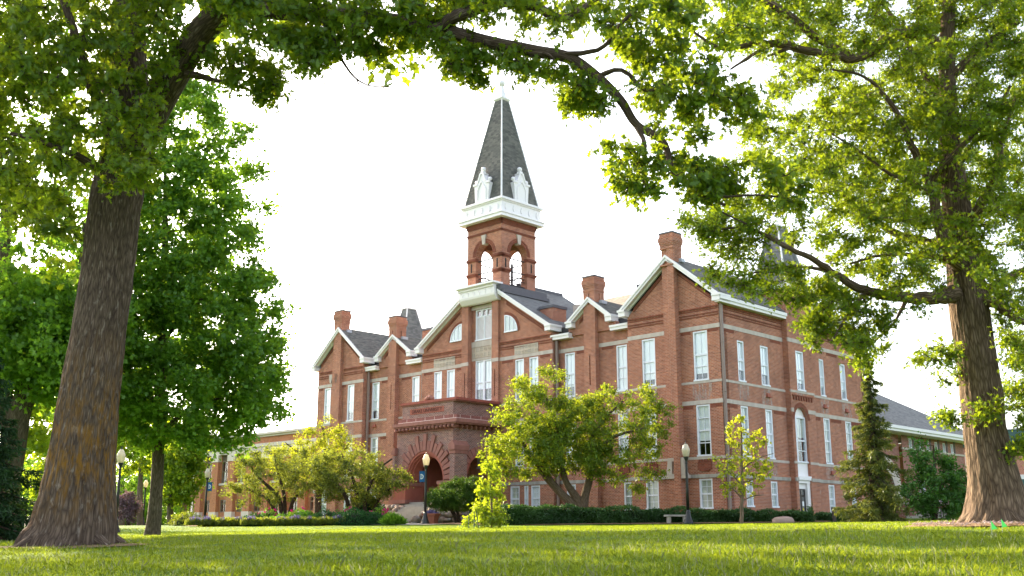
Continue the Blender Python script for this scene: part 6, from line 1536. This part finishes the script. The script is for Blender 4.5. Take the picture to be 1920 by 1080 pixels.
for i, (px, Yd, lab) in enumerate([(505, 68, 'peony with red flowers farthest left, under the left shrub tree'), (560, 67.4, 'peony with crimson flowers behind the bright leafy clump'), (652, 66.6, 'peony with pink flowers behind the biggest boxwood'), (712, 65.2, 'peony with most pink flowers, nearest the boulder wall')]):
    shrub('peony', lab, 'plant', px, Yd, .85, 1.02, 'leaf_maple', 900, .14, OVA, PG, .7, ('peony', 9, .1))
shrub('dark_shrub', 'dark evergreen shrub against the porch boulder wall behind the olive shrub tree', 'shrub', 688, 71.5, 1.4, 1.9, 'leaf_dark', 4200, .13, OVA)
shrub('dark_shrub', 'grey-green low shrub at the left end of the orange hall', 'shrub', 352, 76, 1.3, .95, 'leaf_serviceberry', 1600, .14, OVA)
shrub('dark_shrub', 'dark shrub low between the sapling and the hedge', 'shrub', 925, 62, 1.0, 1.25, 'leaf_dark', 2400, .12, OVA)
shrub('low_shrub', 'small dark shrub at the foot of the annex beside the right oak', 'shrub', 1812, 62, .5, .6, 'leaf_maple', 800, .13, OVA)
shrub('planter_flowers', 'low purple flowers growing in the terracotta planter', 'flowers', 808, 65.5, .36, .2, 'lavender', 500, .1, OVA, core=False).location.z += 0
for o in [o for o in COL.objects if o.name == 'planter_flowers']: o.location.z += .62
# purple flower strip: too many stalks to count
n = 9000; px = rng.uniform(347, 648, n); Yd = 65.0 - (px - 347) / 300 * 1.2 + rng.uniform(-.55, .55, n) + np.where(px < 450, .8, 0)
pos = np.array([foot(a, 985, c) for a, c in zip(px, Yd)]); h = rng.uniform(.12, .5, n) * (.85 + .1 * np.sin(px * .23) + .1 * np.sin(px * .071)); 
pos[:, 2] += h
so_ = leaf_object('sage_strip', pos[h < .40], .22, NEE, 'leaf_serviceberry', None, 0, 0, 1.6, None, np.tile([0, 0, 1.0], (int((h < .40).sum()), 1)), 'stuff')
tag(so_, 'grey-green leaves of the long flower strip along the lawn edge', 'flower strip')
so_ = leaf_object('flower_spikes', pos[h >= .40], .2, NEE, 'lavender', None, 0, 0, 1.7, None, np.tile([0, 0, 1.4], (int((h >= .40).sum()), 1)), 'stuff')
tag(so_, 'purple flower spikes of the long strip along the lawn edge', 'flower strip')
# ================================================================ grass blades
def blades(name, n, y0, y1, hgt, wid, pw, mat, lean=.5):
    t = rng.random(n); yy = (y0 ** pw + (y1 ** pw - y0 ** pw) * t) ** (1 / pw); xx = rng.uniform(-1, 1, n) * (yy * .53 + .8)
    sc = np.clip(yy / 14, .8, 3.2) ** .7
    pat = .5 + .5 * np.sin(xx * .9 + 1.3 * np.sin(yy * .5)) * np.sin(yy * .6 + np.sin(xx * .7)) ; pat2 = .5 + .5 * np.sin(xx * 3.1 + yy * 1.7) * np.sin(yy * 2.6 - xx)
    zz = gz(xx, yy) + .018 * np.exp(-((yy - 30) / 45) ** 2) * (np.sin(xx * 1.3 + yy * .7) * np.cos(yy * .9 - xx * .4) + .6 * np.sin(xx * 2.9 - yy * 1.7))
    h = hgt * rng.uniform(.5, 1.25, n) * (.75 + .35 * pat + .15 * pat2); w = wid * sc * rng.uniform(.6, 1.3, n)
    th = rng.uniform(0, 2 * math.pi, n); s = np.stack([np.cos(th), np.sin(th), 0 * th], 1); l = np.stack([-np.sin(th), np.cos(th), 0 * th], 1) * (rng.normal(size=n) * lean)[:, None] * h[:, None]
    b0 = np.stack([xx, yy, zz - .01], 1); up = np.array([0, 0, 1.0])
    co = np.stack([b0 - s * w[:, None], b0 + s * w[:, None], b0 + s * w[:, None] * .7 + l * .3 + up * h[:, None] * .6, b0 + l + up * h[:, None] * .95, b0 - s * w[:, None] * .7 + l * .3 + up * h[:, None] * .6], 1)
    keep = ((xx - op[0]) ** 2 / 1.6 ** 2 + (yy - op[1]) ** 2 / 1.4 ** 2 > 1) & ~((yy > 55.5) & (xx > -3) & (xx < 20)) & ~((yy > 60) & (xx > -10) & (xx <= -3))
    co = co[keep]; tone = np.clip(.25 + .28 * pat + .18 * pat2 + rng.normal(size=n) * .2, 0, 1)[keep]
    o = poly_object(name, co.reshape(-1, 3), len(co), 5, mat, None, tone, 'stuff'); return o
tag(blades('grass', 360000, 7.0, 64, .052, .0032, .35, 'grass'), 'lawn grass covering the whole foreground', 'grass')
tag(blades('grass_seed_heads', 9000, 7.5, 30, .1, .0016, .5, 'seed', .25), 'pale seed heads standing above the lawn grass', 'grass')
n = 1500; th = rng.uniform(0, 2 * math.pi, n); rr = np.sqrt(rng.random(n)) * 1.75; pos = np.stack([op[0] + rr * np.cos(th), op[1] + rr * .9 * np.sin(th), 0 * th], 1); pos[:, 2] = gz(pos[:, 0], pos[:, 1]) + .09
tag(leaf_object('wood_chips', pos, .1, NEE, 'straw', None, 2, 0, 1.5, None, None, 'stuff'), 'pale wood chips around the right oak', 'wood chips')

def wood_belt(name, x0, x1, Y0, Y1, h0, h1, n, label, mat='leaf_maple'):
    k = n // 60; px = rng.uniform(x0, x1, k); Yc = rng.uniform(Y0, Y1, k); hh = np.array([h0 + (h1 - h0) * (.5 + .5 * math.sin(x * .031 + 1) * math.cos(x * .013)) for x in px]); C = np.array([foot(a, 985, c) for a, c in zip(px, Yc)]); C[:, 2] += rng.random(k) ** .8 * hh
    pos = np.repeat(C, 60, 0) + unit(rng.normal(size=(k * 60, 3))) * rng.uniform(.4, 1.5, (k * 60, 1)); pos[:, 2] = np.maximum(pos[:, 2], gz(pos[:, 0], pos[:, 1]) + .1)
    tag(leaf_object(name, pos, .55, MAP, mat, None, .6, .1, 1.1, np.clip(np.repeat(rng.random(k), 60) * .6 + rng.random(k * 60) * .4, 0, 1), None, 'stuff'), label, 'woodland')
wood_belt('distant_wood', -260, 420, 135, 165, 5, 10, 36000, 'far green wood closing the view under the trees at left')
wood_belt('distant_wood', 1780, 2060, 135, 160, 3, 5, 9000, 'low far greenery beside the green-trimmed block at right')
